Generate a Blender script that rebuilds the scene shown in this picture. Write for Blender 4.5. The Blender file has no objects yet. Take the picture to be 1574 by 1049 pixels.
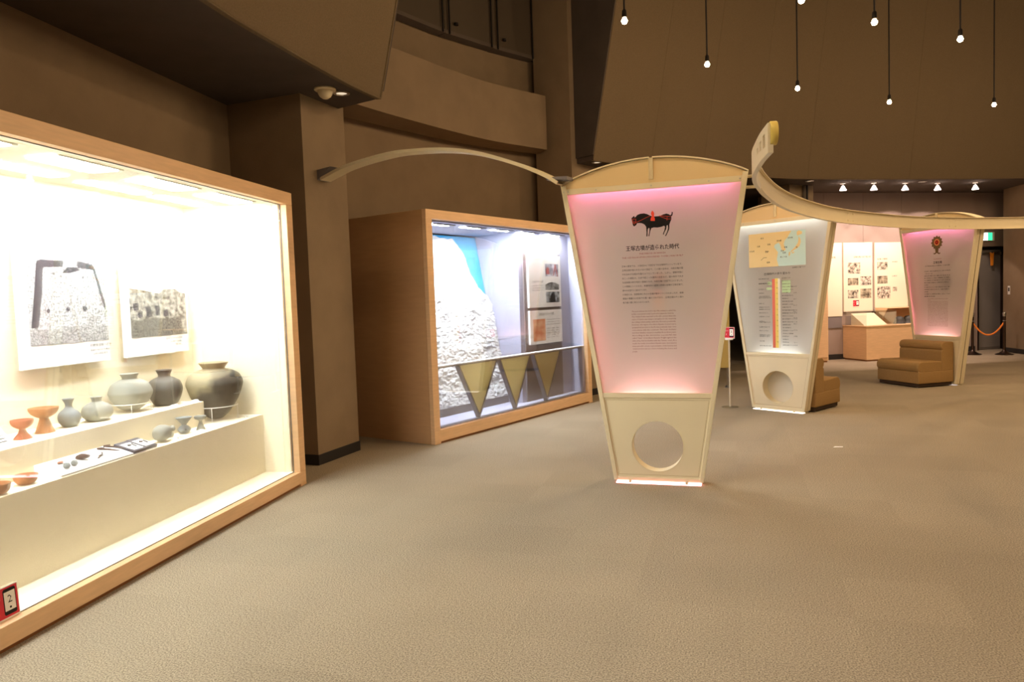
import bpy, bmesh, math, random
from mathutils import Vector, Matrix
random.seed(7)
S = bpy.context.scene
COL = S.collection

# ------------------------------------------------------------------ camera, world, exposure
def make_camera():
    f, p, r = 1110.06, 0.0579, -0.0358
    fwd = Vector((0, math.cos(p), -math.sin(p))); right = Vector((1, 0, 0)); up = right.cross(fwd)
    rt = right * math.cos(r) + up * math.sin(r); u2 = -right * math.sin(r) + up * math.cos(r)
    cd = bpy.data.cameras.new('camera'); cd.sensor_width = 36; cd.sensor_fit = 'HORIZONTAL'
    cd.lens = f / 1574 * 36; cd.clip_start = .05; cd.clip_end = 100
    c = bpy.data.objects.new('camera', cd); COL.objects.link(c)
    m = Matrix((rt, u2, -fwd)).transposed().to_4x4(); m.translation = (0, 0, 1.5)
    c.matrix_world = m
    S.camera = c
make_camera()
W = bpy.data.worlds.new('world'); S.world = W; W.use_nodes = True
W.node_tree.nodes['Background'].inputs[0].default_value = (1, .75, .5, 1)
W.node_tree.nodes['Background'].inputs[1].default_value = 0.0
S.view_settings.view_transform = 'Standard'; S.view_settings.look = 'None'
S.view_settings.gamma = 1; S.view_settings.use_curve_mapping = False
S.view_settings.exposure = 0.0
PENDANT_W = 40.0       # the hanging halogen lamps light the hall
CASE1_E = 92.0          # light panels in the ceiling of the pottery case
CASE2_E = 400.0
SPOT_W = 105.0
WARM = (1.0, .69, .40)
COOL = (.93, .98, 1.0)
COOL2 = (.86, .93, 1.0)

# ------------------------------------------------------------------ materials
def srgb(r, g=None, b=None):
    if g is None: g = b = r
    def c(v):
        v /= 255
        return v / 12.92 if v <= .04045 else ((v + .055) / 1.055) ** 2.4
    return (c(r), c(g), c(b), 1)
MATS = {}
def mat(name, col, rough=.6, metal=0, var=0, vscale=8, bump=0, bscale=60, spec=.4, stretch=None, col2=None, detail=4):
    if name in MATS: return MATS[name]
    m = bpy.data.materials.new(name); m.use_nodes = True; nt = m.node_tree; N = nt.nodes; Lk = nt.links
    b = N['Principled BSDF']; b.inputs['Base Color'].default_value = col; b.inputs['Roughness'].default_value = rough
    b.inputs['Metallic'].default_value = metal; b.inputs['Specular IOR Level'].default_value = spec
    tc = N.new('ShaderNodeTexCoord'); src = tc.outputs['Object']
    if stretch:
        mp = N.new('ShaderNodeMapping'); mp.inputs['Scale'].default_value = stretch; Lk.new(src, mp.inputs[0]); src = mp.outputs[0]
    if var or col2:
        n = N.new('ShaderNodeTexNoise'); n.inputs['Scale'].default_value = vscale; n.inputs['Detail'].default_value = detail; Lk.new(src, n.inputs['Vector'])
        rp = N.new('ShaderNodeValToRGB'); rp.color_ramp.elements[0].position = .35; rp.color_ramp.elements[1].position = .65
        rp.color_ramp.elements[0].color = tuple(max(0, x * (1 - var)) for x in col[:3]) + (1,)
        rp.color_ramp.elements[1].color = col2 if col2 else tuple(min(1, x * (1 + var)) for x in col[:3]) + (1,)
        Lk.new(n.outputs['Fac'], rp.inputs[0]); Lk.new(rp.outputs[0], b.inputs['Base Color'])
    if bump:
        n2 = N.new('ShaderNodeTexNoise'); n2.inputs['Scale'].default_value = bscale; n2.inputs['Detail'].default_value = 3; Lk.new(src, n2.inputs['Vector'])
        bp = N.new('ShaderNodeBump'); bp.inputs['Strength'].default_value = bump; bp.inputs['Distance'].default_value = .01
        Lk.new(n2.outputs['Fac'], bp.inputs['Height']); Lk.new(bp.outputs[0], b.inputs['Normal'])
    MATS[name] = m
    return m
def emis(name, col, strength):
    if name in MATS: return MATS[name]
    m = bpy.data.materials.new(name); m.use_nodes = True; nt = m.node_tree
    nt.nodes.remove(nt.nodes['Principled BSDF']); e = nt.nodes.new('ShaderNodeEmission')
    e.inputs[0].default_value = tuple(col[:3]) + (1,); e.inputs[1].default_value = strength
    nt.links.new(e.outputs[0], nt.nodes['Material Output'].inputs[0]); MATS[name] = m
    return m
def glass_mat(name, tint=(1, 1, 1, 1), refl=1.0, ior=1.45):
    if name in MATS: return MATS[name]
    m = bpy.data.materials.new(name); m.use_nodes = True; nt = m.node_tree; N = nt.nodes
    N.remove(N['Principled BSDF'])
    t = N.new('ShaderNodeBsdfTransparent'); t.inputs[0].default_value = tint
    g = N.new('ShaderNodeBsdfGlossy'); g.inputs['Roughness'].default_value = .02
    f = N.new('ShaderNodeFresnel'); f.inputs[0].default_value = ior
    mu = N.new('ShaderNodeMath'); mu.operation = 'MULTIPLY'; mu.inputs[1].default_value = refl
    x = N.new('ShaderNodeMixShader')
    nt.links.new(f.outputs[0], mu.inputs[0]); nt.links.new(mu.outputs[0], x.inputs[0]); nt.links.new(t.outputs[0], x.inputs[1]); nt.links.new(g.outputs[0], x.inputs[2])
    nt.links.new(x.outputs[0], N['Material Output'].inputs[0]); MATS[name] = m
    return m
def acrylic_mat(name, col, clear=.62):
    """frosted acrylic: scatters the light of the strips behind it, and lets a blurred view through"""
    if name in MATS: return MATS[name]
    m = bpy.data.materials.new(name); m.use_nodes = True; nt = m.node_tree; N = nt.nodes
    N.remove(N['Principled BSDF'])
    d = N.new('ShaderNodeBsdfDiffuse'); d.inputs[0].default_value = col
    t = N.new('ShaderNodeBsdfTranslucent'); t.inputs[0].default_value = col
    r = N.new('ShaderNodeBsdfRefraction'); r.inputs[0].default_value = col; r.inputs['Roughness'].default_value = .5; r.inputs['IOR'].default_value = 1.3
    a = N.new('ShaderNodeMixShader'); a.inputs[0].default_value = .46
    b = N.new('ShaderNodeMixShader'); b.inputs[0].default_value = clear
    L = nt.links
    L.new(d.outputs[0], a.inputs[1]); L.new(t.outputs[0], a.inputs[2]); L.new(a.outputs[0], b.inputs[1]); L.new(r.outputs[0], b.inputs[2])
    L.new(b.outputs[0], N['Material Output'].inputs[0]); MATS[name] = m
    return m

def carpet_mat():
    m = bpy.data.materials.new('carpet'); m.use_nodes = True; nt = m.node_tree; N = nt.nodes; L = nt.links; b = N['Principled BSDF']
    b.inputs['Roughness'].default_value = .95; b.inputs['Specular IOR Level'].default_value = .12
    tc = N.new('ShaderNodeTexCoord'); mp = N.new('ShaderNodeMapping'); mp.inputs['Rotation'].default_value = (0, 0, .3); L.new(tc.outputs['Object'], mp.inputs[0])
    n1 = N.new('ShaderNodeTexNoise'); n1.inputs['Scale'].default_value = 140; n1.inputs['Detail'].default_value = 3; L.new(mp.outputs[0], n1.inputs['Vector'])
    n2 = N.new('ShaderNodeTexNoise'); n2.inputs['Scale'].default_value = 1.1; n2.inputs['Detail'].default_value = 3; L.new(mp.outputs[0], n2.inputs['Vector'])
    br = N.new('ShaderNodeTexBrick'); br.offset = 0; br.inputs['Scale'].default_value = 1; br.inputs['Brick Width'].default_value = .5; br.inputs['Row Height'].default_value = .5
    br.inputs['Mortar Size'].default_value = .0015; br.inputs['Color1'].default_value = (.45, .45, .45, 1); br.inputs['Color2'].default_value = (.56, .56, .56, 1); br.inputs['Mortar'].default_value = (.42, .42, .42, 1)
    L.new(mp.outputs[0], br.inputs[0])
    r1 = N.new('ShaderNodeValToRGB'); r1.color_ramp.elements[0].position = .3; r1.color_ramp.elements[1].position = .7
    r1.color_ramp.elements[0].color = srgb(108, 98, 82); r1.color_ramp.elements[1].color = srgb(184, 171, 148); L.new(n1.outputs['Fac'], r1.inputs[0])
    mx = N.new('ShaderNodeMix'); mx.data_type = 'RGBA'; mx.blend_type = 'OVERLAY'; mx.inputs[0].default_value = .35
    L.new(r1.outputs[0], mx.inputs['A']); L.new(br.outputs[0], mx.inputs['B'])
    mx2 = N.new('ShaderNodeMix'); mx2.data_type = 'RGBA'; mx2.blend_type = 'OVERLAY'; mx2.inputs[0].default_value = .12
    L.new(mx.outputs['Result'], mx2.inputs['A']); L.new(n2.outputs['Fac'], mx2.inputs['B'])
    L.new(mx2.outputs['Result'], b.inputs['Base Color'])
    bp = N.new('ShaderNodeBump'); bp.inputs['Strength'].default_value = .35; bp.inputs['Distance'].default_value = .005; L.new(n1.outputs['Fac'], bp.inputs['Height']); L.new(bp.outputs[0], b.inputs['Normal'])
    return m

def jar_mat():
    m = mat('two_tone_jar2', srgb(70, 67, 60), .7, var=.2, vscale=9, bump=.2, bscale=40, spec=.25); nt = m.node_tree; N = nt.nodes; L = nt.links; b = N['Principled BSDF']
    base = b.inputs['Base Color'].links[0].from_socket
    tc = N.new('ShaderNodeTexCoord'); sp = N.new('ShaderNodeSeparateXYZ'); L.new(tc.outputs['Object'], sp.inputs[0])
    n = N.new('ShaderNodeTexNoise'); n.inputs['Scale'].default_value = 6; n.inputs['Detail'].default_value = 6; L.new(tc.outputs['Object'], n.inputs['Vector'])
    def M(op, a, b_):
        q = N.new('ShaderNodeMath'); q.operation = op
        for i, v in enumerate((a, b_)):
            if isinstance(v, float): q.inputs[i].default_value = v
            else: L.new(v, q.inputs[i])
        return q.outputs[0]
    f = M('ADD', M('ADD', M('MULTIPLY', sp.outputs['X'], -3.2), M('MULTIPLY', sp.outputs['Z'], 2.6)), M('MULTIPLY', n.outputs['Fac'], 1.5))
    rp = N.new('ShaderNodeValToRGB'); rp.color_ramp.elements[0].position = .0; rp.color_ramp.elements[1].position = 1
    mr = N.new('ShaderNodeMapRange'); mr.inputs['From Min'].default_value = 1.35; mr.inputs['From Max'].default_value = 1.75; L.new(f, mr.inputs['Value'])
    mx = N.new('ShaderNodeMix'); mx.data_type = 'RGBA'; L.new(mr.outputs[0], mx.inputs['Factor']); L.new(base, mx.inputs['A']); mx.inputs['B'].default_value = srgb(150, 140, 112)
    L.new(mx.outputs['Result'], b.inputs['Base Color']); return m

M_CARPET = carpet_mat()
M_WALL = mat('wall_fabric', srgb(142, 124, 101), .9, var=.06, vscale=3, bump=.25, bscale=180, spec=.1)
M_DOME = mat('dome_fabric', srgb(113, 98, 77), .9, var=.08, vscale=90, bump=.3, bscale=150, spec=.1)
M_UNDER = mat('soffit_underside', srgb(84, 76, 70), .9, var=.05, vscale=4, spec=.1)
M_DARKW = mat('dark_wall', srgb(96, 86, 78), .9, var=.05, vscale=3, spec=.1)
M_BASEB = mat('baseboard_vinyl', srgb(46, 44, 44), .5, spec=.3)
M_WOOD = mat('orange_wood', srgb(228, 190, 146), .42, var=.05, vscale=5, stretch=(1, 1, 9), bump=.03, bscale=40, spec=.35, detail=6)
M_WOOD_SHADED = mat('wood_side_shaded', srgb(200, 158, 114), .5, var=.03, vscale=4, stretch=(1, 1, 7), spec=.3)  # same wood as the frame, darkened so the colour carries the side's shade
M_WOOD_D = mat('toe_wood', srgb(150, 100, 60), .5, spec=.3)
M_CREAM = mat('cream_cloth', srgb(242, 231, 203), .85, var=.02, vscale=30, bump=.08, bscale=220, spec=.15)
M_LAV = mat('lavender_grey_cloth', srgb(172, 172, 190), .9, var=.02, vscale=30, spec=.15)
M_LAVD = mat('brown_grey_board', srgb(128, 120, 120), .9, spec=.15)
M_IVORY = mat('ivory_paint', srgb(226, 213, 180), .38, var=.015, vscale=3, spec=.4)
M_TAN = mat('tan_infill', srgb(222, 196, 148), .5, var=.02, vscale=4, spec=.3)
M_DARKSEAM = mat('dark_gap', srgb(70, 52, 34), .8)
M_WHITE = mat('white_board', srgb(240, 240, 238), .5, spec=.3)
M_PAPER = mat('paper', srgb(244, 242, 236), .7, var=.01, vscale=12, spec=.2)
M_BLACK = mat('black_ink', srgb(22, 20, 20), .6, spec=.2)
M_GREYINK = mat('grey_ink', srgb(58, 56, 56), .6, spec=.2)
M_REDINK = mat('dusty_red_ink', srgb(176, 96, 92), .6, spec=.2)
M_ORANGERED = mat('orange_red_ink', srgb(226, 72, 52), .6, spec=.2)
M_RED = mat('red_card', srgb(206, 38, 56), .45, spec=.4)
M_METAL = mat('satin_metal', srgb(200, 198, 194), .3, metal=1)
M_WIRE = mat('white_wire', srgb(226, 222, 214), .35, spec=.5)
M_CHROME = mat('dark_metal', srgb(92, 78, 70), .3, metal=1)
M_GLASS = glass_mat('case_glass', refl=.55)
M_ACRYLCLEAR = glass_mat('clear_acrylic', (.97, .98, .97, 1), .35)
M_YEL = mat('gold_panel', srgb(206, 176, 96), .45, var=.06, vscale=6, spec=.4)
M_YELLOW = mat('yellow_disc', srgb(226, 204, 110), .45, var=.03, vscale=6, spec=.4)
M_GREYFR = mat('grey_edge', srgb(120, 116, 118), .5, spec=.3)
M_SOFA = mat('tan_upholstery', srgb(160, 128, 82), .8, var=.05, vscale=60, bump=.15, bscale=260, spec=.2)
M_SOFAB = mat('sofa_plinth', srgb(64, 48, 34), .6)
M_PANEL = acrylic_mat('frosted_acrylic', srgb(246, 244, 240))
M_DOOR = mat('grey_door', srgb(128, 122, 116), .5, var=.02, vscale=4, spec=.3)
M_CORD = mat('black_cord', srgb(24, 20, 18), .6)
M_CLAYR = mat('red_clay', srgb(150, 90, 66), .8, var=.18, vscale=16, bump=.15, bscale=50, spec=.15)
M_CLAYO = mat('orange_clay', srgb(152, 104, 68), .8, var=.18, vscale=14, bump=.15, bscale=50, spec=.15)
M_SUE = mat('blue_grey_ware', srgb(122, 126, 124), .75, var=.16, vscale=10, bump=.12, bscale=60, spec=.2)
M_SUEL = mat('pale_grey_ware', srgb(134, 134, 124), .75, var=.15, vscale=7, bump=.12, bscale=50, spec=.2)
M_SUED = mat('dark_grey_ware', srgb(86, 83, 76), .6, var=.3, vscale=6, bump=.12, bscale=50, spec=.3)
M_JAR = jar_mat()
M_IRON = mat('rusted_iron', srgb(72, 54, 48), .85, var=.3, vscale=40, bump=.4, bscale=90, spec=.2)
M_TRAY = mat('dark_tray', srgb(52, 50, 62), .5, spec=.4)

# ------------------------------------------------------------------ mesh helpers
class MB:
    def __init__(s): s.v = []; s.f = []
    def add(s, vs, fs):
        o = len(s.v); s.v += [tuple(p) for p in vs]; s.f += [tuple(i + o for i in f) for f in fs]; return s
    def box(s, x0, x1, y0, y1, z0, z1):
        return s.add([(x0, y0, z0), (x1, y0, z0), (x1, y1, z0), (x0, y1, z0), (x0, y0, z1), (x1, y0, z1), (x1, y1, z1), (x0, y1, z1)],
                     [(0, 3, 2, 1), (4, 5, 6, 7), (0, 1, 5, 4), (1, 2, 6, 5), (2, 3, 7, 6), (3, 0, 4, 7)])
    def prism(s, poly, a, b, axis='y'):
        """poly of 2-D points extruded from a to b; axis y: poly is (x,z); axis z: poly is (x,y); axis x: poly is (y,z)"""
        n = len(poly)
        def P(q, t): return {'y': (q[0], t, q[1]), 'z': (q[0], q[1], t), 'x': (t, q[0], q[1])}[axis]
        vs = [P(q, a) for q in poly] + [P(q, b) for q in poly]
        fs = [tuple(range(n)), tuple(range(2 * n - 1, n - 1, -1))] + [(i, i + n, (i + 1) % n + n, (i + 1) % n) for i in range(n)]
        return s.add(vs, fs)
    def loft(s, A, B, close=False):
        n = len(A); m = n if close else n - 1
        return s.add(list(A) + list(B), [(i, (i + 1) % n, (i + 1) % n + n, i + n) for i in range(m)])
    def lathe(s, prof, c=(0, 0, 0), n=40, caps=True):
        vs = []; fs = []
        for r, z in prof:
            for k in range(n):
                a = 2 * math.pi * k / n; vs.append((c[0] + r * math.cos(a), c[1] + r * math.sin(a), c[2] + z))
        for i in range(len(prof) - 1):
            for k in range(n):
                fs.append((i * n + k, i * n + (k + 1) % n, (i + 1) * n + (k + 1) % n, (i + 1) * n + k))
        if caps:
            if prof[0][0] > 1e-5: fs.append(tuple(range(n - 1, -1, -1)))
            if prof[-1][0] > 1e-5: fs.append(tuple((len(prof) - 1) * n + k for k in range(n)))
        return s.add(vs, fs)
    def tube(s, pts, r, n=8, close=False):
        P = [Vector(p) for p in pts]; N = len(P); rings = []; up = None
        for i in range(N):
            if close: d = P[(i + 1) % N] - P[i - 1]
            else: d = P[min(i + 1, N - 1)] - P[max(i - 1, 0)]
            d.normalize()
            if up is None: up = d.orthogonal().normalized()
            up = (up - d * up.dot(d)); up = up.normalized() if up.length > 1e-6 else d.orthogonal().normalized()
            q = d.cross(up); rr = r[i] if isinstance(r, (list, tuple)) else r
            rings.append([P[i] + (up * math.cos(2 * math.pi * k / n) + q * math.sin(2 * math.pi * k / n)) * rr for k in range(n)])
        vs = [v for R in rings for v in R]; fs = []
        for i in range(N if close else N - 1):
            j = (i + 1) % N
            for k in range(n): fs.append((i * n + k, i * n + (k + 1) % n, j * n + (k + 1) % n, j * n + k))
        if not close: fs += [tuple(range(n - 1, -1, -1)), tuple((N - 1) * n + k for k in range(n))]
        return s.add(vs, fs)
    def sweep(s, frames, prof, cap=True):
        """frames: list of (origin, axisA, axisB); prof: closed list of (a,b)"""
        n = len(prof); vs = []; fs = []
        for o, A, B in frames:
            for a, b in prof: vs.append(Vector(o) + Vector(A) * a + Vector(B) * b)
        for i in range(len(frames) - 1):
            for k in range(n): fs.append((i * n + k, i * n + (k + 1) % n, (i + 1) * n + (k + 1) % n, (i + 1) * n + k))
        if cap: fs += [tuple(range(n - 1, -1, -1)), tuple((len(frames) - 1) * n + k for k in range(n))]
        return s.add(vs, fs)
    def build(s, name, m, parent=None, smooth=False, loc=None, bevel=0, rot=None, kind=None, seg=2):
        me = bpy.data.meshes.new(name); me.from_pydata(s.v, [], s.f); me.update()
        bm = bmesh.new(); bm.from_mesh(me); bmesh.ops.recalc_face_normals(bm, faces=bm.faces)
        if bevel: bmesh.ops.bevel(bm, geom=list(bm.edges), offset=bevel, segments=seg, profile=.5, affect='EDGES', clamp_overlap=True)
        bm.to_mesh(me); bm.free()
        if smooth:
            for p in me.polygons: p.use_smooth = True
            try: me.set_sharp_from_angle(angle=math.radians(40))
            except Exception: pass
        me.materials.append(m)
        o = bpy.data.objects.new(name, me); COL.objects.link(o)
        if parent: o.parent = parent
        if loc is not None: o.location = loc
        if rot is not None: o.rotation_euler = rot
        if kind: o['kind'] = kind
        return o
def box(name, m, x0, x1, y0, y1, z0, z1, parent=None, bevel=0, kind=None):
    return MB().box(x0, x1, y0, y1, z0, z1).build(name, m, parent, bevel=bevel, kind=kind)
def tag(o, label, cat, group=None):
    o['label'] = label; o['category'] = cat
    if group: o['group'] = group
    return o
def root(name, loc, az, label, cat, group=None):
    """an Empty whose local X runs along compass azimuth az (degrees from +Y towards +X) and local Y points to the back"""
    o = bpy.data.objects.new(name, None); COL.objects.link(o); o.empty_display_size = .1
    o.location = loc; o.rotation_euler = (0, 0, math.radians(90 - az))
    return tag(o, label, cat, group)
def W2(F, az, x, y, z=0):
    a = math.radians(az)
    return Vector((F[0] + x * math.sin(a) - y * math.cos(a), F[1] + x * math.cos(a) + y * math.sin(a), F[2] + z))
def copy_tree(o, parent=None):
    c = o.copy(); COL.objects.link(c); c.parent = parent
    for ch in list(o.children): copy_tree(ch, c)
    return c
def text_mb(body, size, x, z, y, width=None, align='L', bold=0):
    """flat lettering in the x-z plane (facing -y); returns an MB"""
    cu = bpy.data.curves.new('lettering', 'FONT'); cu.body = body; cu.size = size; cu.resolution_u = 1; cu.offset = bold
    ob = bpy.data.objects.new('lettering', cu); COL.objects.link(ob)
    dg = bpy.context.evaluated_depsgraph_get(); dg.update()
    me = bpy.data.meshes.new_from_object(ob.evaluated_get(dg))
    vs = [v.co.copy() for v in me.vertices]; fs = [tuple(p.vertices) for p in me.polygons]
    bpy.data.objects.remove(ob); bpy.data.curves.remove(cu); bpy.data.meshes.remove(me)
    if not vs: return MB()
    x0 = min(v.x for v in vs); x1 = max(v.x for v in vs); k = (width / (x1 - x0)) if width and x1 > x0 else 1
    w = (x1 - x0) * k; ox = {'L': 0, 'C': -w / 2, 'R': -w}[align]
    return MB().add([(x + ox + (v.x - x0) * k, y, z + v.y) for v in vs], fs)
def lines_mb(rows, y):
    m = MB()
    for body, size, x, z, width, align in rows:
        t = text_mb(body, size, x, z, y, width, align); m.add(t.v, t.f)
    return m
def flat(polys, y):
    m = MB()
    for p in polys: m.prism(p, y, y + .0008, 'y')
    return m

# ------------------------------------------------------------------ room shell
def st(o, kind='structure'): o['kind'] = kind; return o
st(box('floor', M_CARPET, -9, 20, -7, 21, -.1, 0))
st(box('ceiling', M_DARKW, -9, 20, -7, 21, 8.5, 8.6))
st(box('wall_back', M_WALL, -9, 20, -7.1, -7, 0, 8.5))
st(box('wall_right', M_WALL, 20, 20.1, -7, 21, 0, 8.5))
st(box('wall_far', M_DARKW, -9, 20, 21, 21.1, 0, 8.5))
st(box('wall_west', M_DARKW, -9.1, -9, -7, 21, 0, 8.5))
C1 = (-1.787, 6.058, 0); A1 = 10.24
C2 = (-.843, 7.496, 0); A2 = 36.0
# wall behind the pottery case (thick slab) up to the pillar
p0 = W2(C1, A1, -13, 1.02); p1 = W2(C1, A1, 1.6, 1.02); p2 = W2(C1, A1, 1.6, 1.2); p3 = W2(C1, A1, -13, 1.2)
st(MB().prism([(p.x, p.y) for p in (p0, p1, p2, p3)], 0, 8.5, 'z').build('wall_left', M_WALL))
def pillar(name, FL, az, w, d, z1, m, base):
    P = [W2(FL, az, *q) for q in ((0, 0), (w, 0), (w, d), (0, d))]
    o = st(MB().prism([(p.x, p.y) for p in P], 0, z1, 'z').build(name, m))
    b = [W2(FL, az, *q) for q in ((-.008, -.008), (w + .008, -.008), (w + .008, d + .008), (-.008, d + .008))]
    st(MB().prism([(p.x, p.y) for p in b], 0.001, .1, 'z').build(base, M_BASEB, bevel=.003))
    return o
pillar('pillar_left', (-1.859, 6.732, 0), 21.06, .69, 1.1, 8.4, M_WALL, 'baseboard_pillar_left')
pillar('pillar_middle', (.957, 10.62, 0), 42, .62, .66, 8.4, M_WALL, 'baseboard_pillar_middle')
pf = pillar('pillar_far', (5.272, 13.6, 0), 64, .62, .7, 3.449, M_WALL, 'baseboard_pillar_far')
for _u, _r in ((.34, .03), (.41, .022)): MB().tube([W2((5.272, 13.6, 0), 64, _u, -.04, .1), W2((5.272, 13.6, 0), 64, _u, -.04, 3.44)], _r, 10).build('pipe', M_CORD if _r < .03 else M_DARKW, pf)
pillar('pillar_right', (10.53, 15.45, 0), 186.6, .76, 2.2, 3.449, M_WALL, 'baseboard_pillar_right')
# bay wall behind the second case: curved
BAY = [(-2.83, 7.42), (-2.38, 7.99), (-1.68, 8.92), (-1.28, 9.47), (-.83, 10.04), (-.26, 10.62), (.40, 11.20), (1.0, 11.68)]
def offs(pts, d):
    out = []
    for i, p in enumerate(pts):
        a = Vector(pts[max(i - 1, 0)]); b = Vector(pts[min(i + 1, len(pts) - 1)]); t = (b - a).normalized()
        out.append((p[0] - t.y * d, p[1] + t.x * d))
    return out
def slab(name, pts, d, z0, z1, m):
    back = offs(pts, d); poly = list(pts) + back[::-1]
    return MB().prism(poly, z0, z1, 'z').build(name, m)
def catmull(P, n=6):
    out = []
    Q = [Vector(p) for p in P]; Q = [Q[0] * 2 - Q[1]] + Q + [Q[-1] * 2 - Q[-2]]
    for i in range(1, len(Q) - 2):
        for k in range(n):
            t = k / n
            out.append(.5 * ((2 * Q[i]) + (-Q[i - 1] + Q[i + 1]) * t + (2 * Q[i - 1] - 5 * Q[i] + 4 * Q[i + 1] - Q[i + 2]) * t * t + (-Q[i - 1] + 3 * Q[i] - 3 * Q[i + 1] + Q[i + 2]) * t ** 3))
    out.append(Q[-2])
    return [tuple(v) for v in out]
BAYS = catmull(BAY, 4)
st(slab('wall_bay', BAYS, .2, 0, 5.1, M_WALL))
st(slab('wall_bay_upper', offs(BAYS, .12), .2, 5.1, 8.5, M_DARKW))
# projecting curved band above the bay
BAND = catmull([(-2.2, 7.1), (-1.75, 7.75), (-1.426, 8.292), (-1.058, 8.854), (-.633, 9.463), (-.143, 10.08), (.618, 10.79)], 4)
bandback = catmull([(-2.6, 7.5), (-2.2, 8.05), (-1.62, 8.84), (-1.2, 9.4), (-.755, 9.965), (-.2, 10.55), (.50, 11.10)], 4)
st(MB().prism(BAND + bandback[::-1], 3.68, 4.46, 'z').build('trim_1', M_WALL))
# windows above the band: dark panes between steel rods
def bay_window(i, a, b):
    A = Vector(a); B = Vector(b); az = math.degrees(math.atan2((B - A).x, (B - A).y)); w = (B - A).length
    o = bpy.data.objects.new('window_%d' % i, None); COL.objects.link(o); o['kind'] = 'structure'
    o.location = (A.x, A.y, 5.1); o.rotation_euler = (0, 0, math.radians(90 - az))
    box('pane', mat('dark_pane', srgb(84, 74, 62), .6, spec=.2), -.04, w + .04, -.03, -.015, .03, 3, o)
    for x in (.02, w - .02): MB().tube([(x, -.06, -.02), (x, -.06, 3)], .012, 8).build('rod', M_CORD, o)
    MB().box(-.04, w + .04, -.045, .12, -.02, .03).build('sill', M_DARKW, o)
    MB().lathe([(.0, 0), (.03, 0), (.03, .03), (0, .03)], (.14, -.06, .12), 12).build('latch', M_CORD, o)
for i, (a, b) in enumerate((((-1.5, 8.93), (-.80, 9.86)), ((-.74, 9.93), (-.16, 10.53)), ((-.1, 10.6), (.44, 11.09)))):
    bay_window(i + 1, a, b)

# leaning soffits of the round hall, built panel by panel
CEN = Vector((6.6, 4.6, 0))
def lean(p, z, k=.24):
    d = (CEN - Vector((p[0], p[1], 0))).normalized(); q = Vector((p[0], p[1], 0)) + d * (z - 3.45) * k
    return Vector((q.x, q.y, z))
LEDGE = catmull([(-1.2, -1.0), (-1.7, .6), (-1.98, 2.2), (-1.97, 3.4), (-1.836, 4.671), (-1.595, 5.64), (-1.467, 6.11), (-1.342, 6.525), (-1.165, 6.983)], 4)
REDGE = catmull([(1.258, 10.48), (2.224, 11.23), (3.198, 11.885), (4.246, 12.478), (5.342, 12.95), (7.4, 13.40), (9.845, 13.82), (12.2, 13.9), (14.5, 13.4), (16.5, 12.2)], 4)
def soffit(name, edge, back, step, cap_end, gap=.0015):
    lo = [Vector((p[0], p[1], 3.45)) for p in edge]; bk = [Vector((p[0], p[1], 3.45)) for p in back]
    m = MB(); poly = [(p.x, p.y) for p in lo] + [(p.x, p.y) for p in bk[::-1]]
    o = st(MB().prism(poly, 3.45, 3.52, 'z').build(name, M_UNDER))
    n = len(edge) - 1
    for i in range(0, n, step):
        j = min(i + step, n)
        A = [lean(edge[k], 3.44) for k in range(i, j + 1)]; B = [lean(edge[k], 8.45) for k in range(i, j + 1)]
        if len(A) > 1:
            d0 = (A[1] - A[0]).normalized() * gap; d1 = (A[-1] - A[-2]).normalized() * gap
            A[0] = A[0] + d0; B[0] = B[0] + d0; A[-1] = A[-1] - d1; B[-1] = B[-1] - d1
        off = [(Vector((p.x, p.y, 0)) - CEN).normalized() * .04 for p in A]
        A2_ = [a + f for a, f in zip(A, off)]; B2 = [b + f for b, f in zip(B, off)]
        q = MB(); k = len(A); vs = A + B + A2_ + B2; fs = []
        for t in range(k - 1): fs += [(t, t + 1, t + 1 + k, t + k), (2 * k + t, 3 * k + t, 3 * k + t + 1, 2 * k + t + 1), (t, 2 * k + t, 2 * k + t + 1, t + 1), (k + t, k + t + 1, 3 * k + t + 1, 3 * k + t)]
        fs += [(0, k, 3 * k, 2 * k), (k - 1, 3 * k - 1, 4 * k - 1, 2 * k - 1)]
        q.add(vs, fs).build('wall_panel', M_DOME, o)
    MB().tube([lean(p, 3.447) for p in edge], .010, 6).build('edge_trim', M_DOME, o)
    # closed ends
    for idx in cap_end:
        a0 = lean(edge[idx], 3.52); a1 = lean(edge[idx], 8.45); b0 = Vector((back[idx][0], back[idx][1], 3.52)); b1 = Vector((back[idx][0], back[idx][1], 8.45))
        t = (b0 - a0).cross(Vector((0, 0, 1))).normalized() * .03
        if idx == -1: t = -t
        q = MB().add([a0, b0, b1, a1, a0 - t, b0 - t, b1 - t, a1 - t], [(0, 1, 2, 3), (4, 7, 6, 5), (0, 4, 5, 1), (1, 5, 6, 2), (2, 6, 7, 3), (3, 7, 4, 0)])
        q.build('end_panel', M_UNDER, o)
        MB().tube([lean(edge[idx], 3.46), lean(edge[idx], 8.4)], .012, 6).build('edge_trim', M_DOME, o)
    return o
lb = [tuple(W2(C1, A1, -9 + i * (10.4 / (len(LEDGE) - 1)), 1.3))[:2] for i in range(len(LEDGE))]; lb[-1] = (-1.95, 7.50)
soffit('trim_2', LEDGE, lb, 16, [-1])
rb = []
for i, p in enumerate(REDGE):
    d = (Vector(p) - Vector((6.6, 4.6))).normalized(); q = Vector(p) + d * (4.2 + 1.0 * min(1, i / 8)); rb.append((q.x, q.y))
rb[0] = (.25, 11.6)
soffit('trim_3', REDGE, rb, 4, [0, -1])

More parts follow.
